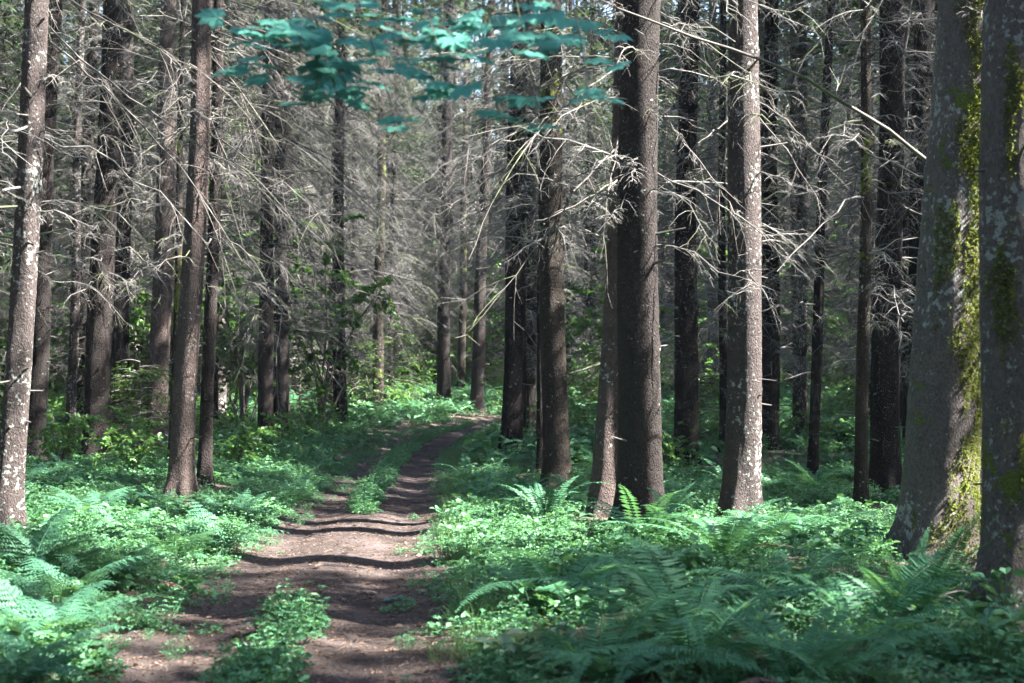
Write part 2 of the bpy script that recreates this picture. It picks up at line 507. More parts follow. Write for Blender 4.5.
def crown_mesh(rng, z0, z1, K, Lmax, n_spray=34, sl=0.20, sw=0.035):
    """green boughs of the upper tree: limbs plus flat sprays of needles"""
    mb, wood = MB(), MB()
    f = rng.uniform(0, 1, K) ** 1.15
    z = z0 + (z1 - z0) * f
    L = Lmax * (1 - f) ** 0.8 * rng.uniform(0.6, 1.1, K) + 0.35
    a = rng.uniform(0, 6.283, K)
    dirh = np.stack([np.cos(a), np.sin(a), np.zeros(K)], -1)
    side = np.stack([-np.sin(a), np.cos(a), np.zeros(K)], -1)
    N = 6
    s = np.linspace(0, 1, N)
    e = rng.uniform(-0.1, 0.3, K) + 0.3 * f
    P = dirh[:, None] * (L[:, None] * s)[..., None] + np.array([0, 0, 1.0]) * (z[:, None] + L[:, None] * (e[:, None] * s - 0.42 * s ** 2))[..., None]
    tubes(wood, P, 0.016 * (1 - 0.8 * s)[None, :] * np.ones((K, 1)), 4)
    T = n_spray
    q = rng.uniform(0.2, 1, (K, T)); qi = q * (N - 1)
    i0 = np.minimum(qi.astype(int), N - 2); fr = (qi - i0)[..., None]
    bi = np.arange(K)[:, None]
    p0 = P[bi, i0] * (1 - fr) + P[bi, i0 + 1] * fr
    off = rng.uniform(-1, 1, (K, T)) * (0.36 * L[:, None] * (1.1 - q) + 0.1)
    p0 = p0 + side[:, None] * off[..., None] + dirh[:, None] * np.abs(off)[..., None] * 0.5
    p0[..., 2] -= np.abs(off) * 0.35 + rng.uniform(0, 0.12, (K, T))
    d = unit(side[:, None] * np.sign(off)[..., None] * 0.8 + dirh[:, None] * 0.8 + rng.normal(0, 0.35, p0.shape) + np.array([0, 0, -0.35]))
    B = K * T
    p0 = p0.reshape(-1, 3); d = d.reshape(-1, 3)
    ln = sl * rng.uniform(0.6, 1.5, B)
    sd = unit(np.cross(d, np.array([0, 0, 1.0]) + rng.normal(0, 0.3, d.shape)))
    t = rng.uniform(0, 1, B)
    kites(mb, p0, p0 + d * ln[:, None], sd, sw, None, t)
    for sg in (-1, 1):
        d2 = unit(d * 0.75 + sd * 0.75 * sg)
        s2 = unit(np.cross(d2, np.array([0, 0, 1.0])))
        b2 = p0 + d * (ln * 0.25)[:, None]
        kites(mb, b2, b2 + d2 * (ln * 0.75)[:, None], s2, sw * 0.75, None, t)
    return mb, wood

straight = lambda z: (0.0, 0.0)
# shared meshes of the stand
CROWNS, TRUNKS, DEAD, TANGLE = [], [], [], []
for k in range(4):
    r = np.random.default_rng(100 + k)
    g, w = crown_mesh(r, [10.0, 8.5, 11.5, 9.0][k], [23, 21, 25, 20][k], 64, [2.2, 1.9, 2.5, 1.8][k], n_spray=32)
    CROWNS.append(g.absorb(w).mesh("crown", (M['needle'], M['limb'])))
for k in range(5):
    r = np.random.default_rng(200 + k)
    pa, pb, am = r.uniform(0, 6.28), r.uniform(0, 6.28), r.uniform(0.03, 0.12)
    fn = lambda z, pa=pa, pb=pb, am=am: (am * math.sin(0.35 * z + pa) - am * math.sin(pa), am * math.sin(0.27 * z + pb) - am * math.sin(pb))
    TRUNKS.append(trunk_mesh(r, 0.2, 23, fn, 12, 0.5, 0.05, 0.2, 10).mesh("trunk", M[['bark_brown', 'bark_dark', 'bark_dark', 'bark_grey', 'bark_brown'][k]], True))
for k in range(5):
    r = np.random.default_rng(300 + k)
    DEAD.append(branch_mesh(r, straight, lambda z: 0.15, 1.6, 14, [180, 150, 190, 170, 140][k], (0.7, 2.3), 14, 4, 0.012, 0.0037, 0.35).mesh("dead_branches", M['twig']))
for k in range(3):
    r = np.random.default_rng(340 + k)
    TANGLE.append(branch_mesh(r, straight, lambda z: 0.15, 2.3, 13, 150, (1.2, 3.4), 17, 5, 0.013, 0.0037, 0.6).mesh("dead_branches", M['twig_pale']))

NAMED = []     # (pixel x, short name) of the trees one can point to
def conifer(name, px, py, d, dia, px_top, bark, label, short, branches=(0, 0, 0), crown=0, lean_y=0.0, height=23, zb=(3.0, 12), tangle=False, seed=0, bl=(0.6, 2.0), curve=0.0, moss=None):
    rng = np.random.default_rng(1000 + seed + int(px * 7))
    x, y = at(px, py, d)
    gz = float(ground_h(x, y))
    zt = zat(0, y)
    slope = ((px_top - 512) / FPX * y - x) / (zt - gz)
    pa = rng.uniform(0, 6.28)
    am = 0.012 * dia / 0.4 + 0.012
    def cx(z):
        zc = max(z, 0)
        return (slope * z + am * (math.sin(0.9 * zc + pa) - math.sin(pa)) + curve * math.sin(min(zc, 8) / 8 * math.pi), lean_y * z)
    rad = lambda z: dia / 2 * (1 - 0.72 * z / height)
    root = empty(name, (x, y, gz))
    tag(root, label, "tree", "conifer trunks along the track")
    near = y < 22
    tm_ = trunk_mesh(rng, dia / 2, height, cx, 48 if near else 22, 0.07 if near else 0.2, 0.03 if near else 0.05, 0.42, 9)
    tm_.build("trunk", M[bark], root, True)
    rad = lambda z: dia / 2 * (1 - 0.72 * z / height)
    K, tw, sb = branches
    if K:
        few = K <= 20                 # so few that every branch is a part of its own
        if few:
            for _ in range(K):
                branch_mesh(rng, cx, rad, zb[0], zb[1], 1, bl, tw, sb, 0.0085, 0.003, 0.35).build("dead_branch", M['twig'], root)
        bm_ = MB() if few else branch_mesh(rng, cx, rad, zb[0], zb[1], K, bl, tw, sb, 0.0085, 0.003, 0.6 if tangle else 0.35)
        nS = 16                       # snapped stubs lower down
        zs, an, ls = rng.uniform(0.7, 6.5, nS), rng.uniform(0, 6.28, nS), rng.choice([.04, .07, .12, .3], nS) * rng.uniform(.7, 1.4, nS)
        st = np.array([[cx(q)[0], cx(q)[1], q] for q in zs])
        dd = np.stack([np.cos(an), np.sin(an), rng.uniform(-.15, .35, nS)], -1)
        rr = np.array([rad(q) for q in zs])
        ss = np.array([0, .5, 1.0])
        Ps = st[:, None] + dd[:, None] * ((rr * .75)[:, None] + (ls + rr * .25)[:, None] * ss)[..., None]
        Rs = rng.uniform(.008, .017, nS)[:, None] * np.array([1.25, .9, .6])
        if few:
            for q in range(nS):
                b1 = MB(); tubes(b1, Ps[q:q + 1], Rs[q:q + 1], 6, .25); b1.build("branch_stub", M['twig'], root)
        else:
            tubes(bm_, Ps, Rs, 6, .25)
            bm_.build("dead_branches", M['twig_pale' if tangle else 'twig'], root)
    if moss:
        mm_ = MB()
        n_ = 80000
        zz_ = rng.uniform(0.0, 6.0, n_); aa_ = rng.uniform(0, 6.283, n_)
        val = np.zeros(n_)
        for (mz, ma, sz, sa, amt) in moss:
            da = np.angle(np.exp(1j * (aa_ - ma)))
            val = np.maximum(val, amt * np.exp(-((zz_ - mz) / sz) ** 2 - (da / sa) ** 2))
        gr = (np.sin(5 * aa_ + 3.1 * zz_) * np.sin(4.3 * zz_ - 2 * aa_ + 1) + .7 * np.sin(11 * aa_ - 7 * zz_) * np.sin(9 * zz_ + 3 * aa_)) * .3
        kp = rng.uniform(.42, .62, n_) < val + gr
        zz_, aa_ = zz_[kp], aa_[kp]
        rr_ = np.array([rad(q) for q in zz_]) * (1.0 + .3 * np.exp(-zz_ / .22))
        cc_ = np.array([cx(q) for q in zz_])
        nr_ = np.stack([np.cos(aa_), np.sin(aa_), 0 * aa_], -1)
        ax_ = np.stack([cc_[:, 0], cc_[:, 1], zz_], -1)
        bvh = BVHTree.FromPolygons([tuple(q) for q in np.concatenate(tm_.v)], np.concatenate(tm_.f).tolist())
        for q in range(len(ax_)):              # root every tuft on the bark itself
            hit = bvh.ray_cast(Vector(ax_[q]), Vector(nr_[q]), 2.0)
            if hit[0] is not None:
                rr_[q] = hit[3]
        b_ = ax_ + nr_ * (rr_ - .004)[:, None]
        d_ = unit(nr_ * .8 + rng.normal(0, .5, nr_.shape) + np.array([0, 0, -.25]))
        l_ = rng.uniform(.02, .042, len(b_))
        sd_ = unit(np.cross(d_, rng.normal(0, 1, d_.shape)))
        kites(mm_, b_, b_ + d_ * l_[:, None], sd_, .0055, None, rng.uniform(0, 1, len(b_)))
        mm_.build("moss", M['moss'], root)
    zz = 11.0
    for me in (CROWNS[crown],):
        o = link("crown", me, root)
        o.location = (cx(zz)[0] * 0.9, cx(zz)[1] * 0.9, 5.0 + rng.uniform(-1, 1))
        o.rotation_euler = (0, slope * 0.9, 0)
    NAMED.append((px if d is None or True else px, short))
    return root, cx, (x, y, gz)

def limb(root, name, pts, r0, rng, twigs=10, mat='limb', lf=0.22):
    """one long bare limb of a tree; pts are world points, the first one on the trunk"""
    mb = MB()
    base = np.array(root.location)
    P = np.array(pts, float) - base
    # resample smoothly
    t = np.linspace(0, 1, len(P)); tt = np.linspace(0, 1, 14)
    Q = np.stack([np.interp(tt, t, P[:, k]) for k in range(3)], -1)
    for _ in range(2):
        Q[1:-1] = 0.25 * Q[:-2] + 0.5 * Q[1:-1] + 0.25 * Q[2:]
    Q[1:] += rng.normal(0, 0.012, Q[1:].shape)
    tubes(mb, Q[None], (r0 * (1 - 0.75 * tt))[None], 7, 0.5)
    L = np.linalg.norm(Q[-1] - Q[0])
    for k in range(twigs):
        i = int(rng.integers(3, 13))
        tdir = unit(Q[min(i + 1, 13)] - Q[i - 1])
        d = unit(rng.normal(0, 0.6, 3) + tdir * 0.7 + np.array([0, 0, -0.25]))
        ln = L * lf * rng.uniform(0.3, 1.2)
        ss = np.linspace(0, 1, 5)
        T = Q[i] + d * (ln * ss)[:, None] + np.array([0, 0, -1.0]) * (ln * 0.35 * ss ** 2)[:, None] + rng.normal(0, 0.012, (5, 3)) * ss[:, None]
        tubes(mb, T[None], (0.0055 * (1 - 0.7 * ss))[None], 4, 0.6)
        for j in range(3):
            b = T[int(rng.integers(1, 5))]
            d2 = unit(d + rng.normal(0, 0.7, 3))
            T2 = b + d2 * (ln * 0.4 * np.linspace(0, 1, 3))[:, None]
            tubes(mb, T2[None], (0.003 * (1 - 0.6 * np.linspace(0, 1, 3)))[None], 3, 0.8)
    return mb.build(name, M[mat], root, True)

def wpt(px, py, d):
    return ((px - 512) / FPX * d, d, zat(py, d))

T = {}
def C(key, *a, **k):
    T[key] = conifer("conifer", *a, **k)
# left of the track
C('L1', 8, 528, None, .27, 35, 'bark_grey', "slim lichen-spotted conifer at the left edge, leaning right, pale sunlit upper trunk", "left edge trunk", (67, 12, 3), 0, zb=(3.2, 11))
C('L2', 33, None, 24, .38, 50, 'bark_dark', "dark conifer just right of the leaning trunk at the left edge", "dark second trunk", (81, 12, 3), 1)
C('L2b', 71, None, 34, .24, 78, 'bark_grey', "thin pale conifer with sunlit patches, standing in the gap behind the dark left trunks", "thin pale trunk", (81, 12, 3), 3)
C('L3', 97, None, 24.5, .46, 112, 'bark_brown', "stout brown conifer on the left with a sunlit right edge, ferns at its foot", "stout brown trunk", (81, 12, 3), 2)
C('L4', 119, None, 33, .5, 126, 'bark_dark', "dark conifer half hidden behind the stout brown trunk on the left", "half hidden trunk", (81, 12, 3), 0)
C('L5', 157, None, 29, .44, 167, 'bark_sunlit', "conifer with broad pale sunlit patches behind the young spruce on the left", "sunlit patchy trunk", (81, 12, 3), 1)
C('L5b', 172, None, 24.5, .13, 181, 'bark_green', "narrow greenish pole close against the left side of the sunlit bowed trunk", "narrow green pole", (25, 10, 3), 3, height=18)
C('L6', 181, 496, None, .31, 198, 'bark_sunlit', "bowed conifer left of the track, its right side brightly sunlit", "sunlit bowed trunk", (81, 13, 3), 2, zb=(2.8, 12), curve=0.03)
C('L7', 205, 486, None, .19, 217, 'bark_brown', "slender conifer just right of the sunlit bowed trunk, shaded at its foot", "slender shaded trunk", (81, 12, 3), 1, height=20)
# middle, beyond the bend
C('C1', 279, None, 40, .52, 286, 'bark_dark', "dark conifer wrapped in pale dead twigs left of the track's bend", "twig-wrapped trunk", (143, 15, 4), 0, zb=(2.2, 12), bl=(1.0, 3.2), tangle=True)
C('C2', 331, None, 43, .40, 338, 'bark_dark', "dark straight conifer behind the bushes left of the bend, twigs drooping round it", "dark bend trunk", (132, 15, 4), 2, zb=(2.6, 13), bl=(1.0, 3.2), tangle=True)
C('C3', 353, None, 48, .28, 357, 'bark_dark', "thin dark conifer just right of the straight one behind the bend bushes", "thin bend trunk", (121, 14, 3), 1, zb=(2.6, 13), bl=(0.8, 2.8), tangle=True)
C('C4', 378, None, 47, .38, 384, 'bark_green', "greenish conifer left of where the track bends out of sight", "greenish bend trunk", (121, 14, 4), 3, zb=(3, 13), bl=(1.0, 3.0), tangle=True)
C('C6', 444, None, 50, .50, 450, 'bark_dark', "dark conifer standing right behind the bend of the track", "behind-bend trunk", (121, 14, 3), 0, zb=(4, 14), bl=(0.8, 2.6), tangle=True)
C('C7', 461, None, 58, .34, 466, 'bark_green', "grey green conifer farther back, just right of the dark one behind the bend", "grey green far trunk", (108, 13, 3), 2, zb=(3.5, 14))
C('C8', 476, None, 47, .44, 492, 'bark_brown', "brown conifer leaning right beside the end of the track", "bend-end leaning trunk", (108, 13, 3), 1, zb=(4, 14))
# right of the track
C('R1', 511, None, 29.5, .47, 519, 'bark_dark', "dark upright conifer nearest the bend on the right, sunlit only high up", "dark upright trunk", (140, 14, 3), 3, zb=(3.6, 13))
C('R1b', 529, None, 37, .36, 531, 'bark_dark', "dim conifer between the dark upright trunk and the twin-toned straight one", "dim between trunk", (140, 13, 3), 0, zb=(4, 13))
C('R1c', 541, None, 23.5, .14, 545, 'bark_dark', "very thin dark pole tight against the left of the straight mossy-footed conifer", "very thin pole", (26, 10, 3), 1, height=17)
C('R2', 557, 492, None, .39, 551, 'bark_green', "straight conifer right of the track with moss up its middle", "straight moss-streaked trunk", (131, 14, 3), 2, zb=(3.4, 12))
C('R3a', 604, 516, None, .34, 630, 'bark_sunlit', "conifer leaning right behind its thicker dark twin, a sunlit streak at its foot", "leaning twin", (70, 13, 3), 3, zb=(3.6, 12), lean_y=0.02)
C('R3b', 638, 524, None, .49, 645, 'bark_brown', "thickest dark brown conifer in the middle right, front one of the close pair", "thick twin", (105, 14, 3), 0, zb=(3.0, 10))
C('R4', 685, None, 25, .43, 691, 'bark_dark', "dark conifer in shade between the close pair and the pale lichen-patched trunk", "shaded trunk", (157, 14, 3), 1, zb=(1.6, 12), bl=(0.6, 1.8))
C('R5b', 723, None, 27, .17, 724, 'bark_dark', "narrow dark pole peeping out left of the pale lichen-patched trunk", "peeping pole", (70, 12, 3), 2, height=18)
C('R5', 740, 521, None, .41, 746, 'bark_grey', "pale lichen-patched conifer, sunlit along its right side, bare straight trunk", "lichen-patched trunk", (66, 14, 3), 3, zb=(2.8, 11))  # the lighter grey bark paints in part of this trunk's sunlit look
C('R6', 769, None, 28, .36, 772, 'bark_dark', "dark conifer just right of the pale lichen-patched trunk, set farther back", "dark back trunk", (143, 13, 3), 0, zb=(1.8, 12))
C('R7', 811, 482, None, .17, 833, 'bark_dark', "thin black pole leaning right in the shaded stand on the right", "leaning black pole", (78, 12, 3), 1, height=19, zb=(2.2, 10))
C('R8', 860, 507, None, .16, 867, 'bark_green', "thin mossy green pole left of the black double trunk on the right", "thin mossy pole", (70, 12, 3), 2, height=18, zb=(2.2, 9))
C('R9', 885, 492, None, .42, 894, 'bark_dark', "black shaded conifer with a rising side limb, just left of the great mossy trunk", "black limbed trunk", (140, 13, 3), 3, zb=(2.4, 11))
C('R10', 936, 558, None, .66, 968, 'bark_mossy', "great mossy conifer in the right foreground with a bright sunlit right edge", "great mossy trunk", (18, 10, 3), 2, zb=(4.2, 10), moss=[(3.5, -1.0, .8, .75, 1.9), (2.2, -.9, .8, .8, 1.8), (1.0, -.9, .6, .5, .9), (2.7, -2.2, .4, .6, 1.0), (4.9, -1.8, .5, .6, .9), (0.3, -1.3, .4, .9, .9), (4.4, -1.1, .6, .6, 1.2)])
C('R10b', 977, None, 14.6, .13, 990, 'bark_brown', "thin sunlit pole in the slot between the two big right foreground trunks", "slot pole", (10, 8, 2), 1, height=16)
C('R11', 1016, 610, None, .45, 1024, 'bark_mossy', "lichen-blotched grey conifer cut by the right edge of the photo, nearest trunk", "edge trunk", (6, 10, 3), 0, zb=(5.5, 10), moss=[(2.1, -2.2, .45, .6, .85), (3.3, -1.9, .4, .6, .7), (0.9, -1.6, .5, .5, .6)])

rng = np.random.default_rng(5)
r3 = T['R3b'][0]
for a in ([(628, 60, 16.3), (560, 105, 15.4), (500, 180, 14.6), (470, 260, 14.2)], [(628, 130, 16.3), (570, 200, 15.6), (520, 270, 15.2), (470, 330, 15.0)],
          [(652, 20, 16.2), (610, 0, 15.6), (560, -30, 15.2)], [(626, 175, 16.3), (560, 215, 15.8), (490, 232, 15.6)],
          [(655, 110, 16.3), (705, 165, 15.8), (740, 220, 15.5)], [(628, 100, 16.3), (610, 180, 15.9), (602, 260, 15.8)]):
    limb(r3, "limb", [wpt(*q) for q in a], 0.012, rng, 9)
r10 = T['R10'][0]
limb(r10, "limb", [wpt(*q) for q in [(935, 165, 13.3), (880, 120, 12.9), (800, 70, 12.5), (700, 38, 12.2), (600, 0, 12.0), (520, -40, 11.8)]], 0.021, rng, 8, lf=0.1)
for (a, b, c) in (((945, 155), (985, 128), (1008, 118)), ((945, 180), (985, 160), (1003, 158))):
    limb(r10, "branch_stub", [wpt(a[0], a[1], 13.1), wpt(b[0], b[1], 12.75), wpt(c[0], c[1], 12.7)], 0.02, rng, 0, 'limb')
limb(T['R9'][0], "limb", [wpt(*q) for q in [(890, 110, 20.8), (900, 90, 20.5), (906, 50, 20.3), (915, -10, 20.2)]], 0.07, rng, 3, lf=0.1)
for q in ([(753, 95, 16.8), (800, 130, 16.4), (850, 190, 16.0)], [(752, 110, 16.8), (790, 150, 16.5), (832, 220, 16.2)], [(728, 120, 16.8), (700, 140, 16.4), (660, 190, 16.1)]):
    limb(T['R5'][0], "limb", [wpt(*k) for k in q], 0.011, rng, 5)
l1 = T['L1'][0]
for q in ([(36, 15, 15.9), (80, 60, 14.6), (160, 120, 13.6), (250, 175, 13.0)], [(32, -20, 15.9), (90, 10, 14.8), (150, 45, 14.0), (215, 80, 13.5)], [(30, 60, 15.9), (60, 50, 15.4), (95, 20, 15.0)],
          [(36, 30, 15.9), (110, 90, 15.0), (190, 180, 14.5), (240, 260, 14.2)]):
    limb(l1, "limb", [wpt(*k) for k in q], 0.013, rng, 12, 'limb')
for q in ([(196, 40, 20), (240, 90, 19), (300, 180, 18.4), (330, 240, 18.2)], [(194, 120, 20), (250, 160, 19.2), (310, 190, 18.8)], [(196, 0, 20), (280, 60, 19), (370, 100, 18.5)], [(194, 80, 20), (235, 180, 19.2), (255, 260, 19)]):
    limb(T['L6'][0], "limb", [wpt(*k) for k in q], 0.013, rng, 12, 'limb')
for q in ([(551, 60, 21), (600, 130, 20.4), (640, 250, 20)], [(549, 130, 21), (500, 170, 20.4), (440, 215, 20)], [(549, 40, 21), (480, 120, 20.2), (425, 230, 20)]):
    limb(T['R2'][0], "limb", [wpt(*k) for k in q], 0.013, rng, 10)

def overhang(key, az, K, z0, z1, bl, seed):
    root, cx, b = T[key]
    branch_mesh(np.random.default_rng(seed), cx, lambda z: .12, z0, z1, int(K * .75), bl, 15, 5, .009, .003, .38, az=(az, .6)).build("dead_branches", M['twig_pale'], root)
for a in (('L5', 0, 34, 3.5, 11, (1.5, 4.2), 1), ('L7', -.1, 26, 3.5, 9, (1.2, 3.4), 2), ('L6', .1, 16, 4, 9, (1, 3), 3), ('R1', 3.1, 34, 4, 11, (1.5, 4.0), 4), ('R2', 3.1, 22, 4, 9, (1.2, 3.2), 5),
          ('C1', -.3, 40, 3, 12, (1.5, 4.2), 6), ('C2', -.5, 34, 4, 12, (1.5, 4), 7), ('C4', -.9, 34, 4, 13, (1.5, 4), 8), ('C6', -1.6, 30, 5, 13, (1.5, 3.8), 9), ('C8', -2.2, 30, 5, 13, (1.5, 3.8), 10)):
    overhang(*a)

# ------------------------------------------------------------------ the stand behind: individuals in view
ORD = ["first", "second", "third", "fourth", "fifth", "sixth", "seventh", "eighth", "ninth", "tenth", "eleventh", "twelfth", "thirteenth", "fourteenth", "fifteenth", "sixteenth", "seventeenth", "eighteenth", "nineteenth", "twentieth"]
fixed = [(t[2][0], t[2][1]) for t in T.values()]
pts = list(fixed)
cand = []
rng = np.random.default_rng(77)
def free(x, y, gap):
    return all((x - a) ** 2 + (y - b) ** 2 > gap * gap for a, b in pts)
def on_path(x, y, m=1.7):
    return abs(x - float(path_x(y))) < m and y < 66
STAND, WOOD = [], []
tries = 0
while tries < 40000:
    tries += 1
    y = rng.uniform(-34, 150); x = rng.uniform(-60, 60) if rng.uniform() < 0.7 else rng.uniform(-0.4, 0.4) * y
    if on_path(x, y, 2.3 if y > 3 else 2.6) or (x * x + y * y) < 16:
        continue
    if abs(x) > 48 - 0 * y or (y < 0 and abs(x) > 26):
        continue
    px = 512 + x / y * FPX if y > 1 else 1e9
    if 0 < y < 13 and abs(x) < 0.36 * y + 3.6:
        continue
    inview = -40 < px < 1064 and y > 1
    if inview and y < (21.5 if px > 650 else 27):
        continue
    if y > 27 and 395 < px < 505 and y < 54:
        continue
    if not free(x, y, 2.5 if inview else ((2.55 if y < 16 else 2.85) if x > 0 and y < 60 else 2.7)):
        continue
    pts.append((x, y))
    (STAND if inview and y < 78 else WOOD).append((x, y, px))
# trees hidden behind nearer trunks join the wood mass
# gaps in the canopy on the sunny side let the sun reach these trunks and patches
SUNLIT = [(193, 250, 20), (192, 160, 20), (748, 200, 16.8), (747, 60, 16.8), (984, 120, 13), (984, 300, 13), (36, 50, 15), (163, 250, 29), (690, 620, 9.3)]
GLADE = [(440, 415, 44), (420, 405, 50), (465, 400, 55), (380, 402, 47), (330, 405, 42), (520, 415, 46)]
def shades(x, y, r=1.3):
    for (px, py, d) in SUNLIT + GLADE:
        r = 1.4 if (px, py, d) in GLADE else (2.4 if d in (13, 16.8) else 0.7 if d == 9.3 else 1.4)
        a = np.array(wpt(px, py, d)); sv = np.array(sun_vec)
        h = np.array([x - a[0], y - a[1]]); sh = sv[:2]
        t = max(0.0, h @ sh / (sh @ sh))
        z = a[2] + t * sv[2]
        dist = np.linalg.norm(h - t * sh)
        if t > 0.8 and ((8.5 < z < 24 and dist < r * (1 - (z - 9) / 22)) or (z <= 8.5 and dist < r * 0.75)):
            return (px, py)
    return None
STAND = [q for q in STAND if not shades(q[0], q[1])]
WOOD = [q for q in WOOD if not shades(q[0], q[1])]
for k_t, t in T.items():
    w = shades(t[2][0], t[2][1])
    if w:
        print("shaded by", k_t, w)
# unseen trees added on the sunny side keep most of the track in shade
def depth_over(y):
    sv = np.array(sun_vec); n = 0
    x0 = float(path_x(y))
    for (x, ty) in [(q[0], q[1]) for q in WOOD] + fixed:
        h = np.array([x - x0, ty - y]); sh = sv[:2]
        t = h @ sh / (sh @ sh)
        z = t * sv[2]
        if t > 0 and 8.5 < z < 22 and np.linalg.norm(h - t * sh) < 2.0 * (1 - (z - 9) / 22):
            n += 1
    return n
slope_y = sun_vec.y / sun_vec.x
for yy in np.arange(4.5, 34, 0.55):
    if any(abs(yy - c) < w for c, w in ((14.0, 1.2), (17.6, 1.1), (9.9, 0.8), (8.3, .5), (11.8, .4), (23.5, 0.8), (28, .7))):
        continue
    for _ in range(2):
        if depth_over(yy) >= 2:
            break
        dx = rng.uniform(10.5, 19)
        x, ty = float(path_x(yy)) + dx, yy + dx * slope_y + rng.normal(0, .3)
        if x > 0.36 * ty + 2.2 and not shades(x, ty):
            WOOD.append((x, ty, 1e9))
            print("added", round(x, 1), round(ty, 1))
STAND.sort(key=lambda q: q[1])
cover = np.zeros(1200)
for t in T.values():
    pass
vis = []
for (x, y, px) in STAND:
    w = 0.3 / y * FPX
    a, b = int(px - w / 2 + 60), int(px + w / 2 + 61)
    a, b = max(a, 0), min(b, 1199)
    if b > a and cover[a:b].mean() < 0.6:
        cover[a:b] = 1
        vis.append((x, y, px))
    else:
        WOOD.append((x, y, px))
NAMED.sort()
gaps = {}
for q in vis:
    k = sum(1 for n in NAMED if n[0] < q[2])
    gaps.setdefault(k, []).append(q)
first = {}
for k in sorted(gaps):
    row = sorted(gaps[k], key=lambda q: q[2])
    for j, (x, y, px) in enumerate(row):
        far = "far" if y > 50 else "middle-distance"
        if k == 0:
            where = "left of the left edge trunk"
        elif k == len(NAMED):
            where = "right of the edge trunk"
        else:
            where = "between the %s and the %s" % (NAMED[k - 1][1], NAMED[k][1])
        nth = "only one" if len(row) == 1 else ("%s from left" % ORD[min(j, 19)])
        root = empty("conifer", (x, y, float(ground_h(x, y))), rng.uniform(0, 6.28))
        tag(root, "%s conifer, %s %s" % (far, nth, where), "tree", "shaded conifers of the stand behind")
        dia = rng.choice([0.18, 0.26, 0.32, 0.38, 0.44]) * rng.uniform(0.85, 1.15)
        kt = int(rng.integers(0, 5)); kd = int(rng.integers(0, 5)); kc = int(rng.integers(0, 4))
        tr = link("trunk", TRUNKS[kt], root); tr.scale = (dia / 0.4, dia / 0.4, 1)
        tr.rotation_euler = (rng.normal(0, 0.012), rng.normal(0, 0.012), 0)
        mid = 180 < px < 500
        db = link("dead_branches", TANGLE[kd % 3] if (mid and rng.uniform() < 0.75) else DEAD[kd], root)
        db.rotation_euler = (0, 0, rng.uniform(0, 6.28))
        cr = link("crown", CROWNS[kc], root)
        cr.rotation_euler = (0, 0, rng.uniform(0, 6.28))
        first.setdefault('t%d' % kt, tr); first.setdefault('d%d' % kd, db); first.setdefault('c%d' % kc, cr)
print("stand", len(vis), "wood", len(WOOD))

# ------------------------------------------------------------------ masses: instances of plants that stand in the scene
def scatter(name, P, rot, scl, which, sources, label, cat, tilt=None):
    me = bpy.data.meshes.new(name)
    P = np.asarray(P, np.float32)
    me.vertices.add(len(P)); me.vertices.foreach_set("co", P.ravel())
    for nm, arr, ty in (("spin", rot, 'FLOAT'), ("size", scl, 'FLOAT'), ("which", which, 'INT')):
        at_ = me.attributes.new(nm, ty, 'POINT')
        at_.data.foreach_set("value", np.asarray(arr, np.int32 if ty == 'INT' else np.float32))
    me.update()
    o = link(name, me)
    ng = bpy.data.node_groups.new(name, 'GeometryNodeTree')
    ng.interface.new_socket("Geometry", in_out='INPUT', socket_type='NodeSocketGeometry')
    ng.interface.new_socket("Geometry", in_out='OUTPUT', socket_type='NodeSocketGeometry')
    gi = ng.nodes.new('NodeGroupInput'); go = ng.nodes.new('NodeGroupOutput')
    jn = ng.nodes.new('GeometryNodeJoinGeometry')
    def attr(n, t):
        a = ng.nodes.new('GeometryNodeInputNamedAttribute'); a.data_type = t; a.inputs[0].default_value = n
        return [s for s in a.outputs if s.enabled and s.name == 'Attribute'][0]
    spin, size, wh = attr("spin", 'FLOAT'), attr("size", 'FLOAT'), attr("which", 'INT')
    cb = ng.nodes.new('ShaderNodeCombineXYZ'); ng.links.new(spin, cb.inputs[2])
    for v, objs in enumerate(sources):
        cp = ng.nodes.new('FunctionNodeCompare'); cp.data_type = 'INT'; cp.operation = 'EQUAL'
        ii = [s for s in cp.inputs if s.enabled]
        ng.links.new(wh, ii[0]); ii[1].default_value = v
        for ob in objs:
            ip = ng.nodes.new('GeometryNodeInstanceOnPoints')
            oi = ng.nodes.new('GeometryNodeObjectInfo')
            oi.inputs[0].default_value = ob
            oi.inputs[1].default_value = True
            ng.links.new(gi.outputs[0], ip.inputs['Points'])
            ng.links.new(cp.outputs[0], ip.inputs['Selection'])
            ng.links.new(oi.outputs['Geometry'], ip.inputs['Instance'])
            ng.links.new(cb.outputs[0], ip.inputs['Rotation'])
            ng.links.new(size, ip.inputs['Scale'])
            ng.links.new(ip.outputs[0], jn.inputs[0])
    ng.links.new(jn.outputs[0], go.inputs[0])
    md = o.modifiers.new("scatter", 'NODES'); md.node_group = ng
    tag(o, label, cat, kind="stuff")
    return o

WOOD = np.array(WOOD)
nW = len(WOOD)
wsrc = [[first['t%d' % k], first['d%d' % k], first['c%d' % (k % 4)]] for k in range(4)]
Pw = np.stack([WOOD[:, 0], WOOD[:, 1], ground_h(WOOD[:, 0], WOOD[:, 1])], -1)
scatter("surrounding_wood", Pw, rng.uniform(0, 6.28, nW), rng.uniform(0.85, 1.2, nW), rng.integers(0, 4, nW), wsrc,
        "dense dim conifer wood closing the view behind the nearer trunks, plus added unseen shade trees", "wood")

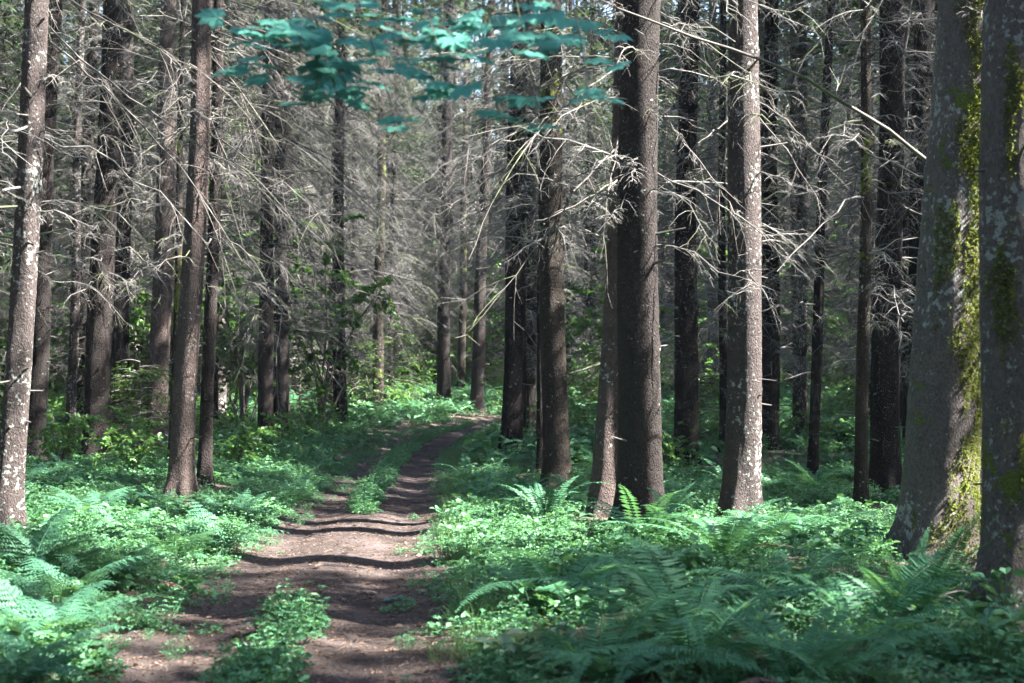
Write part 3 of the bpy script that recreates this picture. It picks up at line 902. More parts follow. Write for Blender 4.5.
# ------------------------------------------------------------------ ferns
def sword_frond(rng, L, e0=1.15, arch=1.5, pin=0.075, n=30, side_curl=0.0):
    mb = MB()
    N = 14
    s = np.linspace(0, 1, N)
    th = e0 - arch * s ** 1.1
    dx, dz = np.cos(th) * L / (N - 1), np.sin(th) * L / (N - 1)
    yv = side_curl * L * s ** 2
    P = np.stack([np.cumsum(dx) - dx[0], yv, np.cumsum(dz) - dz[0]], -1)
    tubes(mb, P[None], (0.004 * (1 - 0.8 * s))[None], 4, 0.75)
    q = np.linspace(0.10, 0.99, n); qi = q * (N - 1); i0 = np.minimum(qi.astype(int), N - 2); f = (qi - i0)[:, None]
    p0 = P[i0] * (1 - f) + P[i0 + 1] * f
    t = unit(P[i0 + 1] - P[i0])
    sd = unit(np.cross(t, np.array([[0, 1.0, 0]]))); sd = np.cross(sd, t)   # across the frond
    nrm = np.cross(t, sd)
    ln = pin * np.clip(np.minimum(q * 5 + 0.25, (1.02 - q) * 1.9 + 0.08), 0, 1) * L / 0.8
    for sg in (-1, 1):
        d = unit(sd * sg + t * 0.28 + nrm * rng.normal(-0.12, 0.1, (n, 1)))
        l2 = ln * rng.uniform(0.88, 1.1, n)
        kites(mb, p0, p0 + d * l2[:, None], t, (L * 0.44 / n), nrm * 0.004 * sg, np.clip(rng.normal(0.5, 0.18, n), 0, 1), 0.35)
    return mb

def lady_frond(rng, L, e0=1.1, arch=1.3, n=13, m=8):
    mb = MB()
    N = 10
    s = np.linspace(0, 1, N)
    th = e0 - arch * s
    P = np.stack([np.cumsum(np.cos(th)) * L / N, 0 * s, np.cumsum(np.sin(th)) * L / N], -1); P -= P[0]
    tubes(mb, P[None], (0.004 * (1 - 0.8 * s))[None], 4, 0.7)
    q = np.linspace(0.22, 0.97, n); qi = q * (N - 1); i0 = np.minimum(qi.astype(int), N - 2); f = (qi - i0)[:, None]
    p0 = P[i0] * (1 - f) + P[i0 + 1] * f
    t = unit(P[i0 + 1] - P[i0])
    sd = np.tile(np.array([[0, 1.0, 0]]), (n, 1)); nrm = np.cross(t, sd)
    ln = L * 0.30 * np.clip(np.minimum((q - 0.1) * 4, (1.03 - q) * 1.35), 0.05, 1)
    for sg in (-1, 1):
        d = unit(sd * sg + t * 0.4 - nrm * 0.15 + rng.normal(0, 0.06, (n, 3)))
        pd = np.linspace(0.08, 0.97, m)
        b = p0[:, None] + d[:, None] * (ln[:, None] * pd)[..., None]
        b[..., 2] -= 0.18 * (ln[:, None] * pd ** 2)
        per = unit(np.cross(d, nrm))
        ll = (ln[:, None] * 0.26 * (1.08 - pd) + 0.006)
        for s2 in (-1, 1):
            dd = unit(per * s2 + d * 0.5)
            tp = b + dd[:, None] * ll[..., None]
            kites(mb, b.reshape(-1, 3), tp.reshape(-1, 3), np.repeat(d, m, 0), 0.006 + L * 0.006, None, np.clip(rng.normal(0.5, 0.2, n * m), 0, 1), 0.5)
    return mb

def joined(parts):
    """several MBs with (rotation z, tilt) into one MB"""
    out = MB()
    for mb, rz, off in parts:
        c, s = math.cos(rz), math.sin(rz)
        for v, f, t in zip(mb.v, mb.f, mb.t):
            w = np.stack([v[:, 0] * c - v[:, 1] * s + off * c, v[:, 0] * s + v[:, 1] * c + off * s, v[:, 2]], -1)
            pass
        V = np.concatenate(mb.v); F = np.concatenate(mb.f); Tn = np.concatenate(mb.t)
        Wv = np.stack([V[:, 0] * c - V[:, 1] * s + off * c, V[:, 0] * s + V[:, 1] * c + off * s, V[:, 2]], -1)
        out.add(Wv, F, Tn)
    return out

FR = []
for k in range(7):
    r = np.random.default_rng(500 + k)
    FR.append(sword_frond(r, 0.9, r.uniform(0.75, 1.15), r.uniform(1.0, 1.6), 0.105, 44, r.uniform(-0.12, 0.12)).mesh("frond", M['fern']))
LF = []
for k in range(5):
    r = np.random.default_rng(540 + k)
    LF.append(lady_frond(r, 0.75, r.uniform(0.9, 1.25), r.uniform(0.9, 1.4)).mesh("frond", M['lady']))
FD = [sword_frond(np.random.default_rng(560 + k), 0.8, 0.5, 1.3, 0.07, 34).mesh("frond", M['litter']) for k in range(2)]
FRU = []
for k in range(4):
    r = np.random.default_rng(520 + k)
    FRU.append(sword_frond(r, 0.9, r.uniform(1.3, 1.45), r.uniform(0.5, 0.9), 0.10, 46, r.uniform(-0.12, 0.12)).mesh("frond", M['fern']))
def fern(name, x, y, size, n, label, pool=None, group="ferns beside the track", seed=0, spread=0.0, tilt=0.0):
    r = np.random.default_rng(6000 + seed)
    root = empty(name, (x, y, float(ground_h(x, y)) - 0.01))
    tag(root, label, "fern", group)
    a0 = r.uniform(0, 6.28)
    for k in range(n):
        pick = (pool or FR)[int(r.integers(0, len(pool or FR)))]
        o = link("frond", pick, root)
        if r.uniform() < 0.07:
            o.data = FD[k % 2]
            o["label"] = "dead brown frond"
        a = a0 + k * 2.399 + r.normal(0, 0.2)
        o.rotation_euler = (r.normal(0, 0.12), r.normal(0, 0.16) + tilt, a)
        o.location = (0.03 * math.cos(a), 0.03 * math.sin(a), 0)
        sc = size * r.uniform(0.7, 1.12)
        o.scale = (sc, sc, sc)
    return root

# the ferns one can point to: pixel of the crown's foot, size, fronds, label
sword = [
    (560, 606, 1.0, 13, "sunlit sword fern beside the track, pale arching fronds spread low, right of the rut"),
    (690, 662, 1.15, 14, "large sword fern at the bottom of the photo with long fronds sweeping right"),
    (725, 560, 1.05, 14, "dark sword fern in front of the pale lichen-patched trunk"),
    (668, 548, 0.8, 11, "sword fern at the foot of the thick front trunk of the close pair"),
    (860, 640, 0.95, 12, "sword fern with drooping fronds just left of the tall upright fern"),
    (912, 632, 0.85, 11, "tall upright sword fern below the great mossy trunk"),
    (788, 604, 0.85, 11, "shaded sword fern in the middle of the right foreground"),
    (600, 680, 0.9, 12, "sword fern cut by the bottom edge, right of the pale broad leaves"),
    (800, 690, 0.9, 11, "bottom edge sword fern left of the tall upright fern, one frond standing up"),
    (775, 540, 0.75, 11, "sword fern just right of the pale lichen-patched trunk's foot"),
    (830, 530, 0.75, 10, "yellow green sword fern between the leaning black pole and the thin mossy pole"),
    (580, 500, 0.8, 12, "sword fern between the moss-streaked trunk and the close pair"),
    (525, 500, 0.8, 12, "sword fern at the left foot of the straight moss-streaked trunk"),
    (490, 470, 0.75, 11, "fern left of the dark upright trunk beside the track"),
    (938, 662, 0.5, 9, "small sword fern in front of the nearest trunk at right"),
    (700, 500, 0.7, 10, "shaded sword fern at the foot of the dark conifer behind the close pair"),
]
for k, (px, py, sz, n, lab) in enumerate(sword):
    x, y = at(px, py)
    fern("sword_fern", x, y, sz * 1.15, n, lab, FRU if 'upright' in lab[:14] else FR, "sword ferns right of the track", k)
lady = [
    (40, 640, 1.0, 10, "soft pale fern in the left foreground corner, nearest the bottom edge"),
    (110, 585, 1.0, 10, "soft fern in the left foreground, halfway between edge and track"),
    (30, 575, 1.05, 11, "lush soft fern at the left edge, below the leaning edge trunk"),
    (175, 560, 0.85, 9, "soft fern left of the track, nearest the dirt in the foreground"),
    (90, 520, 1.0, 10, "bluish soft fern in front of the stout brown trunk"),
    (150, 510, 0.9, 9, "soft fern between the stout brown trunk and the sunlit bowed trunk"),
    (235, 520, 0.8, 9, "soft fern right of the sunlit bowed trunk, near the track"),
    (270, 480, 0.85, 10, "sunny yellow green fern beside the track below the bushes"),
    (320, 462, 0.85, 10, "fern on the left bank where the track narrows"),
    (15, 690, 0.9, 9, "fern blurred in the very bottom left corner"),
]
for k, (px, py, sz, n, lab) in enumerate(lady):
    x, y = at(px, py)
    fern("lady_fern", x, y, sz * 1.0, n, lab, LF, "soft ferns left of the track", 50 + k)

# single-mesh ferns farther off; also the sources of the fern mass
def fern_mb(r, kind, n=11):
    ps = []
    for k in range(n):
        mb = sword_frond(r, r.uniform(0.6, 0.95), r.uniform(0.9, 1.3), r.uniform(1.0, 1.6), 0.085, 22, r.uniform(-.1, .1)) if kind == 0 else lady_frond(r, r.uniform(0.5, 0.85), r.uniform(0.85, 1.3), r.uniform(0.8, 1.4), 10, 6)
        ps.append((mb, k * 2.399 + r.normal(0, .2), 0.03))
    return joined(ps)
fern_src = []
spots = [(470, 485, 0, "sword fern on the right bank halfway to the bend"), (545, 520, 0, "sword fern in front of the moss-streaked trunk"), (640, 545, 0, "low fern in front of the close pair's roots"),
         (300, 505, 1, "soft fern on the left bank above the narrow rut"), (60, 610, 1, "soft fern in the thick of the left foreground"), (215, 555, 1, "soft fern at the left rut's outer edge")]
for k, (px, py, kind, lab) in enumerate(spots):
    x, y = at(px, py)
    o = fern_mb(np.random.default_rng(700 + k), kind).build("sword_fern" if kind == 0 else "lady_fern", M['fern' if kind == 0 else 'lady'])
    o.location = (x, y, float(ground_h(x, y)))
    tag(o, lab, "fern", "sword ferns right of the track" if kind == 0 else "soft ferns left of the track")
    fern_src.append(o)

# ------------------------------------------------------------------ herbs, grass, shrubs: single plants, then the masses made of them
def herb_mb(r, n=26, rad=0.22, hgt=(0.05, 0.22), L=(0.03, 0.065), tri=True, wr=0.42):
    mb = MB()
    a = r.uniform(0, 6.28, n); q = rad * np.sqrt(r.uniform(0, 1, n))
    top = np.stack([q * np.cos(a), q * np.sin(a), r.uniform(hgt[0], hgt[1], n) * (1.1 - 0.5 * q / rad)], -1)
    foot = top * np.array([0.45, 0.45, 0]) 
    mid = 0.5 * (top + foot) + np.array([0, 0, 0.02])
    tubes(mb, np.stack([foot, mid, top], 1), np.full((n, 3), 0.0018), 3, 0.6)
    tint = np.clip(r.normal(0.5, 0.22, n), 0, 1)
    for k in (range(3) if tri else range(1)):
        aa = a + r.normal(0, 0.3, n) + k * 2.09
        d = np.stack([np.cos(aa), np.sin(aa), r.normal(-0.05, 0.25, n)], -1)
        Lk = r.uniform(L[0], L[1], n)
        leaves(mb, top, d, Lk, Lk * wr, r, tint)
    return mb
def grass_mb(r, n=40, rad=0.12, hgt=(0.12, 0.38)):
    mb = MB()
    a = r.uniform(0, 6.28, n); q = rad * np.sqrt(r.uniform(0, 1, n))
    p = np.stack([q * np.cos(a), q * np.sin(a), 0 * q], -1)
    h = r.uniform(hgt[0], hgt[1], n); b = r.uniform(0.1, 0.6, n)
    out = np.stack([np.cos(a + r.normal(0, .6, n)), np.sin(a + r.normal(0, .6, n)), 0 * a], -1)
    s = np.linspace(0, 1, 5)
    P = p[:, None] + out[:, None] * (h[:, None] * b[:, None] * s ** 2)[..., None] + np.array([0, 0, 1.0]) * (h[:, None] * (s - 0.25 * b[:, None] * s ** 2))[..., None]
    tubes(mb, P, np.broadcast_to(0.0026 * (1 - 0.85 * s), (n, 5)), 3, np.clip(r.normal(.5, .2, n), 0, 1))
    return mb
herb_src = []
herb_spots = [(455, 640, "low three-leaved herb at the right edge of the near rut", 26, .22, (.05, .2), (.03, .06), True, .42),
              (480, 600, "low leafy herb on the right verge beside the near rut", 30, .25, (.06, .26), (.025, .05), True, .5),
              (195, 600, "low leafy herb at the left edge of the near rut", 22, .2, (.04, .16), (.04, .075), True, .4),
              (540, 560, "taller small-leaved herb on the sunlit right verge", 36, .2, (.1, .38), (.02, .045), True, .38),
              (990, 660, "broad-leaved bramble shoot in the bottom right corner", 16, .26, (.12, .36), (.07, .12), True, .42)]
for k, (px, py, lab, n, rad, hg, L, tri, wr) in enumerate(herb_spots):
    x, y = at(px, py)
    o = herb_mb(np.random.default_rng(800 + k), n, rad, hg, L, tri, wr).build("herb", M['herb'])
    o.location = (x, y, float(ground_h(x, y))); tag(o, lab, "herb", "leafy herbs on the verges")
    herb_src.append(o)
grass_src = []
for k, (px, py, lab) in enumerate([(446, 545, "tall grass tuft at the right edge of the rut"), (452, 515, "thin grass tuft farther up the right edge of the rut")]):
    x, y = at(px, py)
    o = grass_mb(np.random.default_rng(850 + k)).build("grass_tuft", M['grass'])
    o.location = (x, y, float(ground_h(x, y))); tag(o, lab, "grass", "grass tufts at the rut edge")
    grass_src.append(o)

def shrub(name, x, y, h, w, n, label, mat='shrub', L=(0.05, 0.10), seed=0, stems=7, group="leafy bushes of the understorey", wr=0.36):
    r = np.random.default_rng(900 + seed)
    root = empty(name, (x, y, float(ground_h(x, y))))
    tag(root, label, "bush", group)
    st, lf = MB(), MB()
    a = r.uniform(0, 6.28, stems)
    s = np.linspace(0, 1, 6)
    hh = h * r.uniform(0.6, 1.05, stems); ww = w * r.uniform(0.35, 1, stems)
    P = np.stack([np.cos(a)[:, None] * ww[:, None] * s ** 1.3, np.sin(a)[:, None] * ww[:, None] * s ** 1.3, hh[:, None] * (s - 0.12 * s ** 2)], -1)
    P[:, 1:] += r.normal(0, 0.02 * h, P[:, 1:].shape)
    tubes(st, P, np.broadcast_to((0.006 + 0.004 * h) * (1 - 0.75 * s), (stems, 6)), 4)
    T_ = 7
    q = r.uniform(0.3, 1, (stems, T_)) * 5; i0 = np.minimum(q.astype(int), 4); f = (q - i0)[..., None]
    bi = np.arange(stems)[:, None]
    p0 = P[bi, i0] * (1 - f) + P[bi, i0 + 1] * f
    d = unit(r.normal(0, 1, p0.shape) * np.array([1, 1, 0.35]) + np.array([0, 0, 0.15]))
    tl = w * r.uniform(0.2, 0.65, (stems, T_))
    s3 = np.linspace(0, 1, 4)
    Q = (p0[:, :, None] + d[:, :, None] * (tl[..., None] * s3)[..., None]).reshape(-1, 4, 3)
    Q[..., 2] -= 0.25 * (tl.reshape(-1, 1) * s3 ** 2)
    tubes(st, Q, np.broadcast_to(0.003 * (1 - 0.6 * s3), (len(Q), 4)), 3)
    per = max(3, n // len(Q))
    u = r.uniform(0.15, 1, (len(Q), per)); i0 = np.minimum((u * 3).astype(int), 2); f = (u * 3 - i0)[..., None]
    bi = np.arange(len(Q))[:, None]
    b = (Q[bi, i0] * (1 - f) + Q[bi, i0 + 1] * f).reshape(-1, 3)
    dd = np.repeat(unit(Q[:, -1] - Q[:, 0]), per, 0) * 0.6 + r.normal(0, 0.7, b.shape) * np.array([1, 1, 0.5])
    Lk = r.uniform(L[0], L[1], len(b))
    leaves(lf, b, dd, Lk, Lk * wr, r, np.clip(r.normal(.5, .22, len(b)), 0, 1))
    st.build("stem", M['limb'], root); fo = lf.build("foliage", M[mat], root)
    return root, fo
bush_src = []
for k, (px, py, d, h, w, n, lab, L) in enumerate([
        (235, 470, 23, 0.95, 0.75, 900, "glossy bush left of the track, right of the slender shaded trunk", (.05, .1)),
        (268, 462, 27, 1.0, 0.8, 900, "dark leafy bush in front of the twig-wrapped trunk", (.05, .1)),
        (222, 440, 30, 1.3, 0.9, 900, "tall sunlit bush behind the glossy one left of the track", (.05, .11)),
        (305, 440, 34, 1.0, 0.9, 800, "rounded bush on the left bank nearer the bend", (.05, .1)),
        (345, 430, 38, 1.0, 1.0, 800, "low bush under the two dark bend trunks", (.05, .1)),
        (60, 470, 22, 1.1, 0.8, 800, "leafy bush between the dark second trunk and the stout brown one", (.05, .1)),
        (130, 480, 21, 0.9, 0.7, 700, "leafy bush right of the stout brown trunk's foot", (.05, .1)),
        (400, 415, 46, 1.1, 1.0, 700, "sunlit bush at the left of the track's bend", (.05, .1)),
        (520, 425, 44, 1.2, 1.1, 800, "bright green bush right of the bend behind the dark upright trunk", (.05, .11)),
        (590, 440, 34, 1.0, 0.9, 800, "bright green bush behind the gap left of the close pair", (.05, .1)),
        (660, 470, 24, 0.8, 0.7, 600, "leafy bush behind the thick front trunk of the close pair", (.05, .1)),
        (820, 450, 29, 1.0, 0.9, 700, "shaded bush behind the leaning black pole", (.05, .1))]):
    x, y = at(px, py, d)
    root, fo = shrub("leafy_bush", x, y, h, w, n, lab, 'shrub', L, k)
    if k in (0, 2, 7, 8):
        bush_src.append(fo)
sap_src = []
# taller maples and saplings
for k, (px, d, h, w, n, lab) in enumerate([
        (322, 37, 7.2, 2.0, 3600, "tall leafy maple sapling with bright leaves among dead twigs left of the bend"),
        (90, 40, 4.5, 1.6, 1800, "green maple sapling behind the stout brown trunk"),
        (425, 60, 3.2, 2.0, 1500, "pale green sapling closing the view over the bend"),
        (590, 52, 2.0, 1.3, 900, "green sapling in the gap between the moss-streaked trunk and the close pair"),
        (680, 46, 3.2, 1.6, 1400, "dim green sapling behind the shaded trunk right of the close pair"),
        (245, 35, 6.4, 1.7, 2600, "tall green sapling behind the glossy bush left of the track"),
        (135, 37, 6.0, 1.6, 2200, "green maple sapling rising between the half hidden trunk and the sunlit patchy one")]):
    x, y = at(px, None, d)
    root, fo = shrub("maple_sapling", x, y, h, w, n, lab, 'shrub', (0.08, 0.16), 40 + k, 8, "leafy saplings behind the front trunks", 0.45)
    root["category"] = "sapling"
    if k in (1, 3, 5):
        sap_src.append(fo)
def young_conifer(x, y, h, label, seed):
    r = np.random.default_rng(950 + seed)
    root = empty("young_spruce", (x, y, float(ground_h(x, y))))
    tag(root, label, "young conifer", "young conifers under the big ones")
    g, w = crown_mesh(r, 0.2, h, int(26 * h), 0.42 * h + 0.2, 26, 0.10, 0.016)
    s = np.linspace(0, 1, 5)
    tubes(w, np.stack([0 * s, 0 * s, s * h], -1)[None], (0.02 * h * (1 - 0.9 * s) * 0.6)[None], 6)
    return g.absorb(w).build("foliage", (M['needle_young'], M['limb']), root)
yc = []
for k, (px, d, h, lab) in enumerate([
        (140, 27, 1.9, "bright young spruce between the stout brown trunk and the sunlit patchy one"),
        (118, 29, 1.5, "smaller young spruce at the half hidden dark trunk on the left"),
        (300, 42, 2.6, "young conifer with drooping boughs beside the twig-wrapped trunk"),
        (395, 49, 3.0, "young conifer with layered boughs right of the greenish bend trunk"),
        (365, 47, 2.4, "young conifer between the thin and the greenish bend trunks"),
        (700, 30, 1.6, "young conifer in shade between the close pair and the lichen-patched trunk")]):
    x, y = at(px, None, d)
    yc.append(young_conifer(x, y, h, lab, k))

# masses
def noise2(x, y, f, ph):
    return (np.sin(f * x + ph) * np.cos(1.13 * f * y + 1.7 * ph) + np.sin(2.3 * f * x - 1.9 * f * y + ph * 2.1) * 0.6 + np.cos(3.9 * f * x + 3.1 * f * y + ph) * 0.35) / 1.95
def strip_on(u, y):
    """plants on the ridge between the ruts"""
    n = noise2(u * 3, y, 1.7, 0.4)
    band = np.abs(u + 0.10 + 0.03 * np.sin(1.3 * y)) < 0.12 + 0.10 * n
    where = (y < 10.2) | ((y > 17.5 + 1.5 * n) & (y < 41))
    return band & where
def cover_mask(x, y, m=0.0):
    u = x - path_x(y)
    n = noise2(x, y, 1.9, 2.2)
    lim = np.where(u < 0, 1.0, 1.05) + 0.13 * n + m
    return (np.abs(u) > lim) | (y > 62)
def field(n, y0, y1, rng, margin=1.3):
    y = np.sqrt(rng.uniform(y0 ** 2, y1 ** 2, n))
    x = rng.uniform(-1, 1, n) * (0.36 * y + margin) 
    return x, y
rng = np.random.default_rng(31)
def place(name, n, y0, y1, src, label, cat, size, margin=1.3, m=0.0, extra=None, weights=None):
    x, y = field(n, y0, y1, rng, margin)
    k = cover_mask(x, y, m)
    if extra is not None:
        k &= extra(x, y)
    for (tx, ty) in fixed:
        k &= ~((np.abs(x - tx) < 0.55) & (y > ty - 1.5) & (y < ty + 0.3) & (rng.uniform(0, 1, len(x)) < 0.85))
    x, y = x[k], y[k]
    P = np.stack([x, y, ground_h(x, y) - 0.01], -1)
    w = rng.choice(len(src), len(x), p=weights)
    return scatter(name, P, rng.uniform(0, 6.28, len(x)), rng.uniform(size[0], size[1], len(x)), w, [[o] for o in src], label, cat)
place("ground_herbs", 9500, 4.5, 24, herb_src, "low leafy herbs carpeting both sides of the track in the foreground", "ground cover", (0.4, 0.9), weights=[.3, .28, .2, .16, .06])
place("distant_ground_herbs", 7500, 24, 75, herb_src, "low green plants carpeting the wood floor farther back", "ground cover", (1.0, 1.9), weights=[.25, .25, .2, .2, .1], m=0.25)
u_, y_ = rng.uniform(-0.6, 0.6, 2600), rng.uniform(5.5, 46, 2600)
k_ = strip_on(u_, y_)
xs, ys_ = u_[k_] + path_x(y_[k_]), y_[k_]
scatter("ridge_herbs", np.stack([xs, ys_, path_h(xs, ys_) - 0.01], -1), rng.uniform(0, 6.28, len(xs)), rng.uniform(0.5, 0.95, len(xs)), rng.choice(4, len(xs)), [[o] for o in herb_src[:4]],
        "green strip of herbs growing between the two wheel ruts", "ground cover")
place("ferns_right", 620, 12, 46, fern_src[:3], "mass of sword ferns under the trunks on the right", "ferns", (0.5, 0.95), extra=lambda x, y: (x - path_x(y) > np.where(y > 25, 1.9, 1.3)) & (noise2(x, y, .8, 4) > -0.25))
place("ferns_left", 900, 7, 46, fern_src[3:], "mass of soft ferns and bracken on the left bank", "ferns", (0.45, 0.85), extra=lambda x, y: (x - path_x(y) < np.where(y > 25, -1.9, -1.3)) & (noise2(x, y, .8, 1) > -0.3))
place("far_ferns", 1100, 44, 95, fern_src, "ferns on the far wood floor beyond the bend", "ferns", (0.9, 1.6), m=0.3)
place("far_bushes", 950, 36, 110, bush_src + [yc[0], yc[3]] + sap_src, "thicket of bushes and young trees far back between the trunks", "thicket", (0.8, 1.5), m=1.0, extra=lambda x, y: ~((y < 57) & (np.abs(512 + x / y * FPX - 380) < 125)) & ((x / y < 0.06) | (rng.uniform(0, 1, len(x)) < 0.4)))
def verge(x, y):
    u = np.abs(x - path_x(y)); return (u < 1.25) & (x > path_x(y))
place("verge_grass", 2600, 8, 30, grass_src, "thin grass along the right verge of the track", "grass", (0.6, 1.2), extra=verge, m=-0.05)

n_ = 900
y_ = np.sqrt(rng.uniform(36, 40 ** 2, n_)); u_ = rng.choice([-1, 1], n_) * (1.12 - np.abs(rng.normal(0, .22, n_)))
scatter("path_seedlings", np.stack([path_x(y_) + u_, y_, path_h(path_x(y_) + u_, y_) - 0.005], -1), rng.uniform(0, 6.28, n_), rng.uniform(0.18, 0.5, n_), rng.choice(4, n_), [[o] for o in herb_src[:4]],
        "small seedlings thinning out over the edges of the dirt", "ground cover")

# ------------------------------------------------------------------ maple reaching over from the left, its leaves hanging into the top of the view
def maple_leaf(size, rng):
    tips = [(-2.2, .55), (-1.35, .8), (-0.65, .95), (0, 1.0), (0.65, .95), (1.35, .8), (2.2, .55)]
    V = [(0, 0, 0)]
    n = len(tips)
    angs = [t[0] for t in tips]
    notch = [-2.75] + [(angs[i] + angs[i + 1]) / 2 for i in range(n - 1)] + [2.75]
    for a in notch:
        rr = 0.66 if abs(a) < 2.5 else 0.3
        V.append((rr * math.cos(a), rr * math.sin(a), 0.03))
    for a, l in tips:
        V.append((l * math.cos(a), l * math.sin(a), -0.10 * l))
    F = [(0, 1 + i, 1 + n + 1 + i, 2 + i) for i in range(n)]
    return np.array(V) * size * 0.55, F
root = empty("maple_tree", (-3.4, 5.6, float(ground_h(-3.4, 5.6))))
tag(root, "maple reaching in from above, its flat teal leaves hanging across the top of the photo", "tree")
base = np.array(root.location)
rng = np.random.default_rng(9)
mw = MB()
main = np.array([(-3.4, 5.6, 0), (-3.2, 5.6, 1.4), (-2.8, 5.8, 2.8), (-1.9, 6.0, 3.75), (-0.8, 6.2, 4.0), (0.4, 6.4, 3.75), (1.0, 6.4, 3.5)]) - base * np.array([1, 1, 0])
tt = np.linspace(0, 1, len(main)); t2 = np.linspace(0, 1, 26)
Q = np.stack([np.interp(t2, tt, main[:, k]) for k in range(3)], -1)
for _ in range(3):
    Q[1:-1] = .25 * Q[:-2] + .5 * Q[1:-1] + .25 * Q[2:]
tubes(mw, Q[None], (0.035 * (1 - .8 * t2) + .003)[None], 8)
mw.build("trunk", M['bark_green'], root, True)
lf, tw = MB(), MB()
# leaf tiers: pixel centre, spread in x and y, number of leaves
tiers = [(265, 26, 48, 8, 9), (320, 36, 40, 8, 8), (290, 68, 55, 9, 12), (335, 92, 45, 10, 10), (300, 48, 50, 9, 8), (405, 62, 40, 10, 9), (440, 45, 45, 12, 10),
         (425, 18, 45, 10, 9), (490, 26, 45, 14, 11), (450, 88, 22, 8, 4), (530, 45, 35, 12, 7), (580, 34, 30, 8, 5), (590, 94, 18, 5, 4), (528, 103, 20, 6, 4), (540, 128, 18, 5, 3),
         (395, 122, 16, 5, 3), (500, 118, 14, 5, 2), (560, 12, 40, 8, 6), (615, 60, 12, 6, 2), (360, 8, 40, 8, 6)]
for (cxp, cyp, sx, sy, n) in tiers:
    d = rng.uniform(5.6, 6.6)
    hub = np.array(wpt(cxp, cyp - 4, d)) - base
    start = Q[np.argmin(np.linalg.norm(Q - (hub + np.array([-0.3, 0, 0.6])), axis=1))]
    s = np.linspace(0, 1, 6)
    mid = 0.5 * (start + hub) + np.array([0, 0, 0.15])
    B = (1 - s)[:, None] ** 2 * start + 2 * (s * (1 - s))[:, None] * mid + s[:, None] ** 2 * hub
    tubes(tw, B[None], (0.006 * (1 - .6 * s))[None], 4)
    for k in range(int(n * 1.5)):
        c = np.array(wpt(cxp + rng.uniform(-sx, sx) * 1.2, cyp + rng.uniform(-sy, sy) * 1.3, d + rng.uniform(-0.45, 0.45))) - base
        V, F = maple_leaf(rng.uniform(0.13, 0.21), rng)
        a = rng.uniform(0, 6.28)
        pitch, roll = rng.normal(0.10, 0.13), rng.normal(0, 0.13)
        ca, sa = math.cos(a), math.sin(a)
        V = V @ np.array([[1, 0, 0], [0, math.cos(roll), math.sin(roll)], [0, -math.sin(roll), math.cos(roll)]])
        V = V @ np.array([[math.cos(pitch), 0, -math.sin(pitch)], [0, 1, 0], [math.sin(pitch), 0, math.cos(pitch)]])
        V = V @ np.array([[ca, sa, 0], [-sa, ca, 0], [0, 0, 1]])
        lf.add(V + c, F, float(np.clip(rng.normal(.5, .25), 0, 1)))
        pb = B[-1] * .6 + B[-2] * .4
        tubes(tw, np.stack([pb, .5 * (pb + c) + np.array([0, 0, .015]), c])[None], np.array([[.0025, .002, .0015]]), 3)
tw.build("twigs", M['limb'], root); lf.build("foliage", M['maple'], root)

# ------------------------------------------------------------------ small things on the track
def fallen(px, py, size, mat, label, tint, tilt=0.15):
    x, y = at(px, py, z=-0.02)
    rng = np.random.default_rng(int(px))
    V, F = maple_leaf(size, rng)
    mb = MB(); mb.add(V, F, tint)
    o = mb.build("fallen_leaf", M[mat])
    o.location = (x, y, float(path_h(x, y)) + 0.03)
    o.rotation_euler = (tilt, -tilt * .6, rng.uniform(0, 6.28))
    tag(o, label, "leaf", "leaves lying on the track")
fallen(394, 599, .2, 'maple', "green fallen leaf lying on the right rut", .6)
fallen(371, 594, .15, 'litter', "curled tan leaf on the dirt just left of the green fallen leaf", .9)
fallen(421, 596, .13, 'litter', "pale tan leaf at the right verge beside the green fallen leaf", .8)
fallen(243, 637, .14, 'litter', "orange brown leaf at the left of the near green strip", .8)
fallen(318, 572, .10, 'litter', "small reddish leaf on the dirt farther up the track", .6)
# litter: twigs and leaf scraps
rng = np.random.default_rng(41)
lt = MB()
n = 11000
y = np.minimum(5.5 + rng.exponential(7, n), 45); u = rng.uniform(-1.05, 1.05, n); x = path_x(y) + u
z = path_h(x, y) + 0.006
a = rng.uniform(0, 6.28, n); ln = rng.uniform(.01, .03, n) * np.where(rng.uniform(0, 1, n) < .06, 2.2, 1)
d = np.stack([np.cos(a), np.sin(a), rng.normal(0, .15, n)], -1)
p = np.stack([x, y, z], -1)
leaves(lt, p, d, ln, ln * .3, rng, rng.uniform(0, 1, n))
n = 2600
y = np.minimum(5.5 + rng.exponential(8, n), 45); x = path_x(y) + rng.uniform(-1.05, 1.05, n); p = np.stack([x, y, path_h(x, y) + .005], -1)
a = rng.uniform(0, 6.28, n); d = np.stack([np.cos(a), np.sin(a), 0 * a], -1) * rng.uniform(.03, .14, n)[:, None]
tubes(lt, np.stack([p, p + d * .5 + np.array([0, 0, .004]), p + d], 1), np.full((n, 3), .002), 3, rng.uniform(0, 1, n))
tag(lt.build("leaf_litter", M['litter']), "brown needle and leaf scraps scattered over the dirt", "litter", kind="stuff")

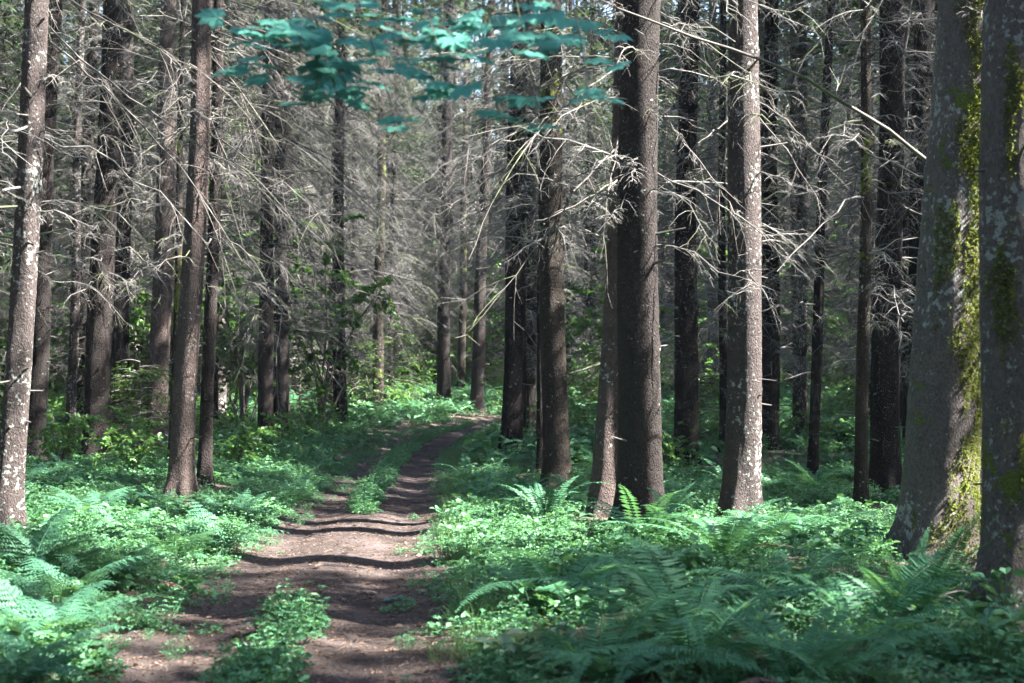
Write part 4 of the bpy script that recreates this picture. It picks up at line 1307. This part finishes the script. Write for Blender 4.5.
# pale broad leaves in the sun, lower middle
def broad(px, py, n, L, label, mat='pale_leaf', h=0.2, seed=0):
    x, y = at(px, py)
    r = np.random.default_rng(990 + seed)
    root = empty("broadleaf_herb", (x, y, float(ground_h(x, y)) if abs(x - float(path_x(y))) > .8 else float(path_h(x, y))))
    tag(root, label, "herb", "broad-leaved herbs in the foreground")
    a = np.arange(n) * 2.4 + r.uniform(0, 6); rad = r.uniform(.02, .16, n)
    top = np.stack([np.cos(a) * rad, np.sin(a) * rad, r.uniform(.4, 1, n) * h], -1)
    st, lf = MB(), MB()
    tubes(st, np.stack([top * np.array([.2, .2, 0]), top * np.array([.6, .6, .6]), top], 1), np.full((n, 3), .0025), 4)
    Lk = r.uniform(.6, 1.1, n) * L
    leaves(lf, top, np.stack([np.cos(a), np.sin(a), r.normal(.25, .3, n)], -1), Lk, Lk * .3, r, r.uniform(0, 1, n))
    st.build("stem", M['grass'], root); lf.build("foliage", M[mat], root)
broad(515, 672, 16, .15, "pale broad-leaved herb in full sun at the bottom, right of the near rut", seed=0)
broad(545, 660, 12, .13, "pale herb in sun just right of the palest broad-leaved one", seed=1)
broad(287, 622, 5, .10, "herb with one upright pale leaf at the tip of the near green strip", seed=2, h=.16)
broad(1005, 640, 34, .11, "bramble with wide leaves at the right edge below the nearest trunk", 'herb', .4, 3)
broad(985, 672, 30, .10, "lower bramble in the bottom right corner", 'herb', .3, 4)

# a dead branch lying by the right-hand trunks
x, y = at(955, 618)
mb = MB(); r = np.random.default_rng(77)
ss = np.linspace(0, 1, 8)
P = np.stack([.75 * ss - .4, .5 * ss - .2, .03 + .34 * ss ** 1.4], -1) + r.normal(0, .012, (8, 3))
tubes(mb, P[None], (.012 * (1 - .7 * ss))[None], 6, .5)
for k in range(16):
    b = P[int(r.integers(1, 8))]; d = unit(r.normal(0, .6, 3) + np.array([.6, .2, .1])) * r.uniform(.08, .28)
    tubes(mb, np.stack([b, b + d * .5 + np.array([0, 0, .01]), b + d])[None], np.array([[.004, .003, .0015]]), 4, .8)
o = mb.build("fallen_branch", M['limb'])
o.location = (x, y, float(ground_h(x, y)))
tag(o, "dead twiggy branch lying propped between the tall upright fern and the nearest trunk", "branch")

# forest air
bm = MB()
hx, y0, y1, z0, z1 = 75, -45, 160, -3, 45
V = [(-hx, y0, z0), (hx, y0, z0), (hx, y1, z0), (-hx, y1, z0), (-hx, y0, z1), (hx, y0, z1), (hx, y1, z1), (-hx, y1, z1)]
bm.add(V, [(0, 3, 2, 1), (4, 5, 6, 7), (0, 1, 5, 4), (1, 2, 6, 5), (2, 3, 7, 6), (3, 0, 4, 7)])
hm = bpy.data.materials.new("air"); hm.use_nodes = True
ht = hm.node_tree
ht.nodes.remove(ht.nodes["Principled BSDF"])
pv = ht.nodes.new("ShaderNodeVolumePrincipled")
pv.inputs["Color"].default_value = (0.85, 0.92, 1, 1)
pv.inputs["Density"].default_value = 0.0003
ht.links.new(pv.outputs[0], ht.nodes["Material Output"].inputs["Volume"])
tag(bm.build("haze", hm), "faint pale haze hanging between the trunks", "haze", kind="stuff")
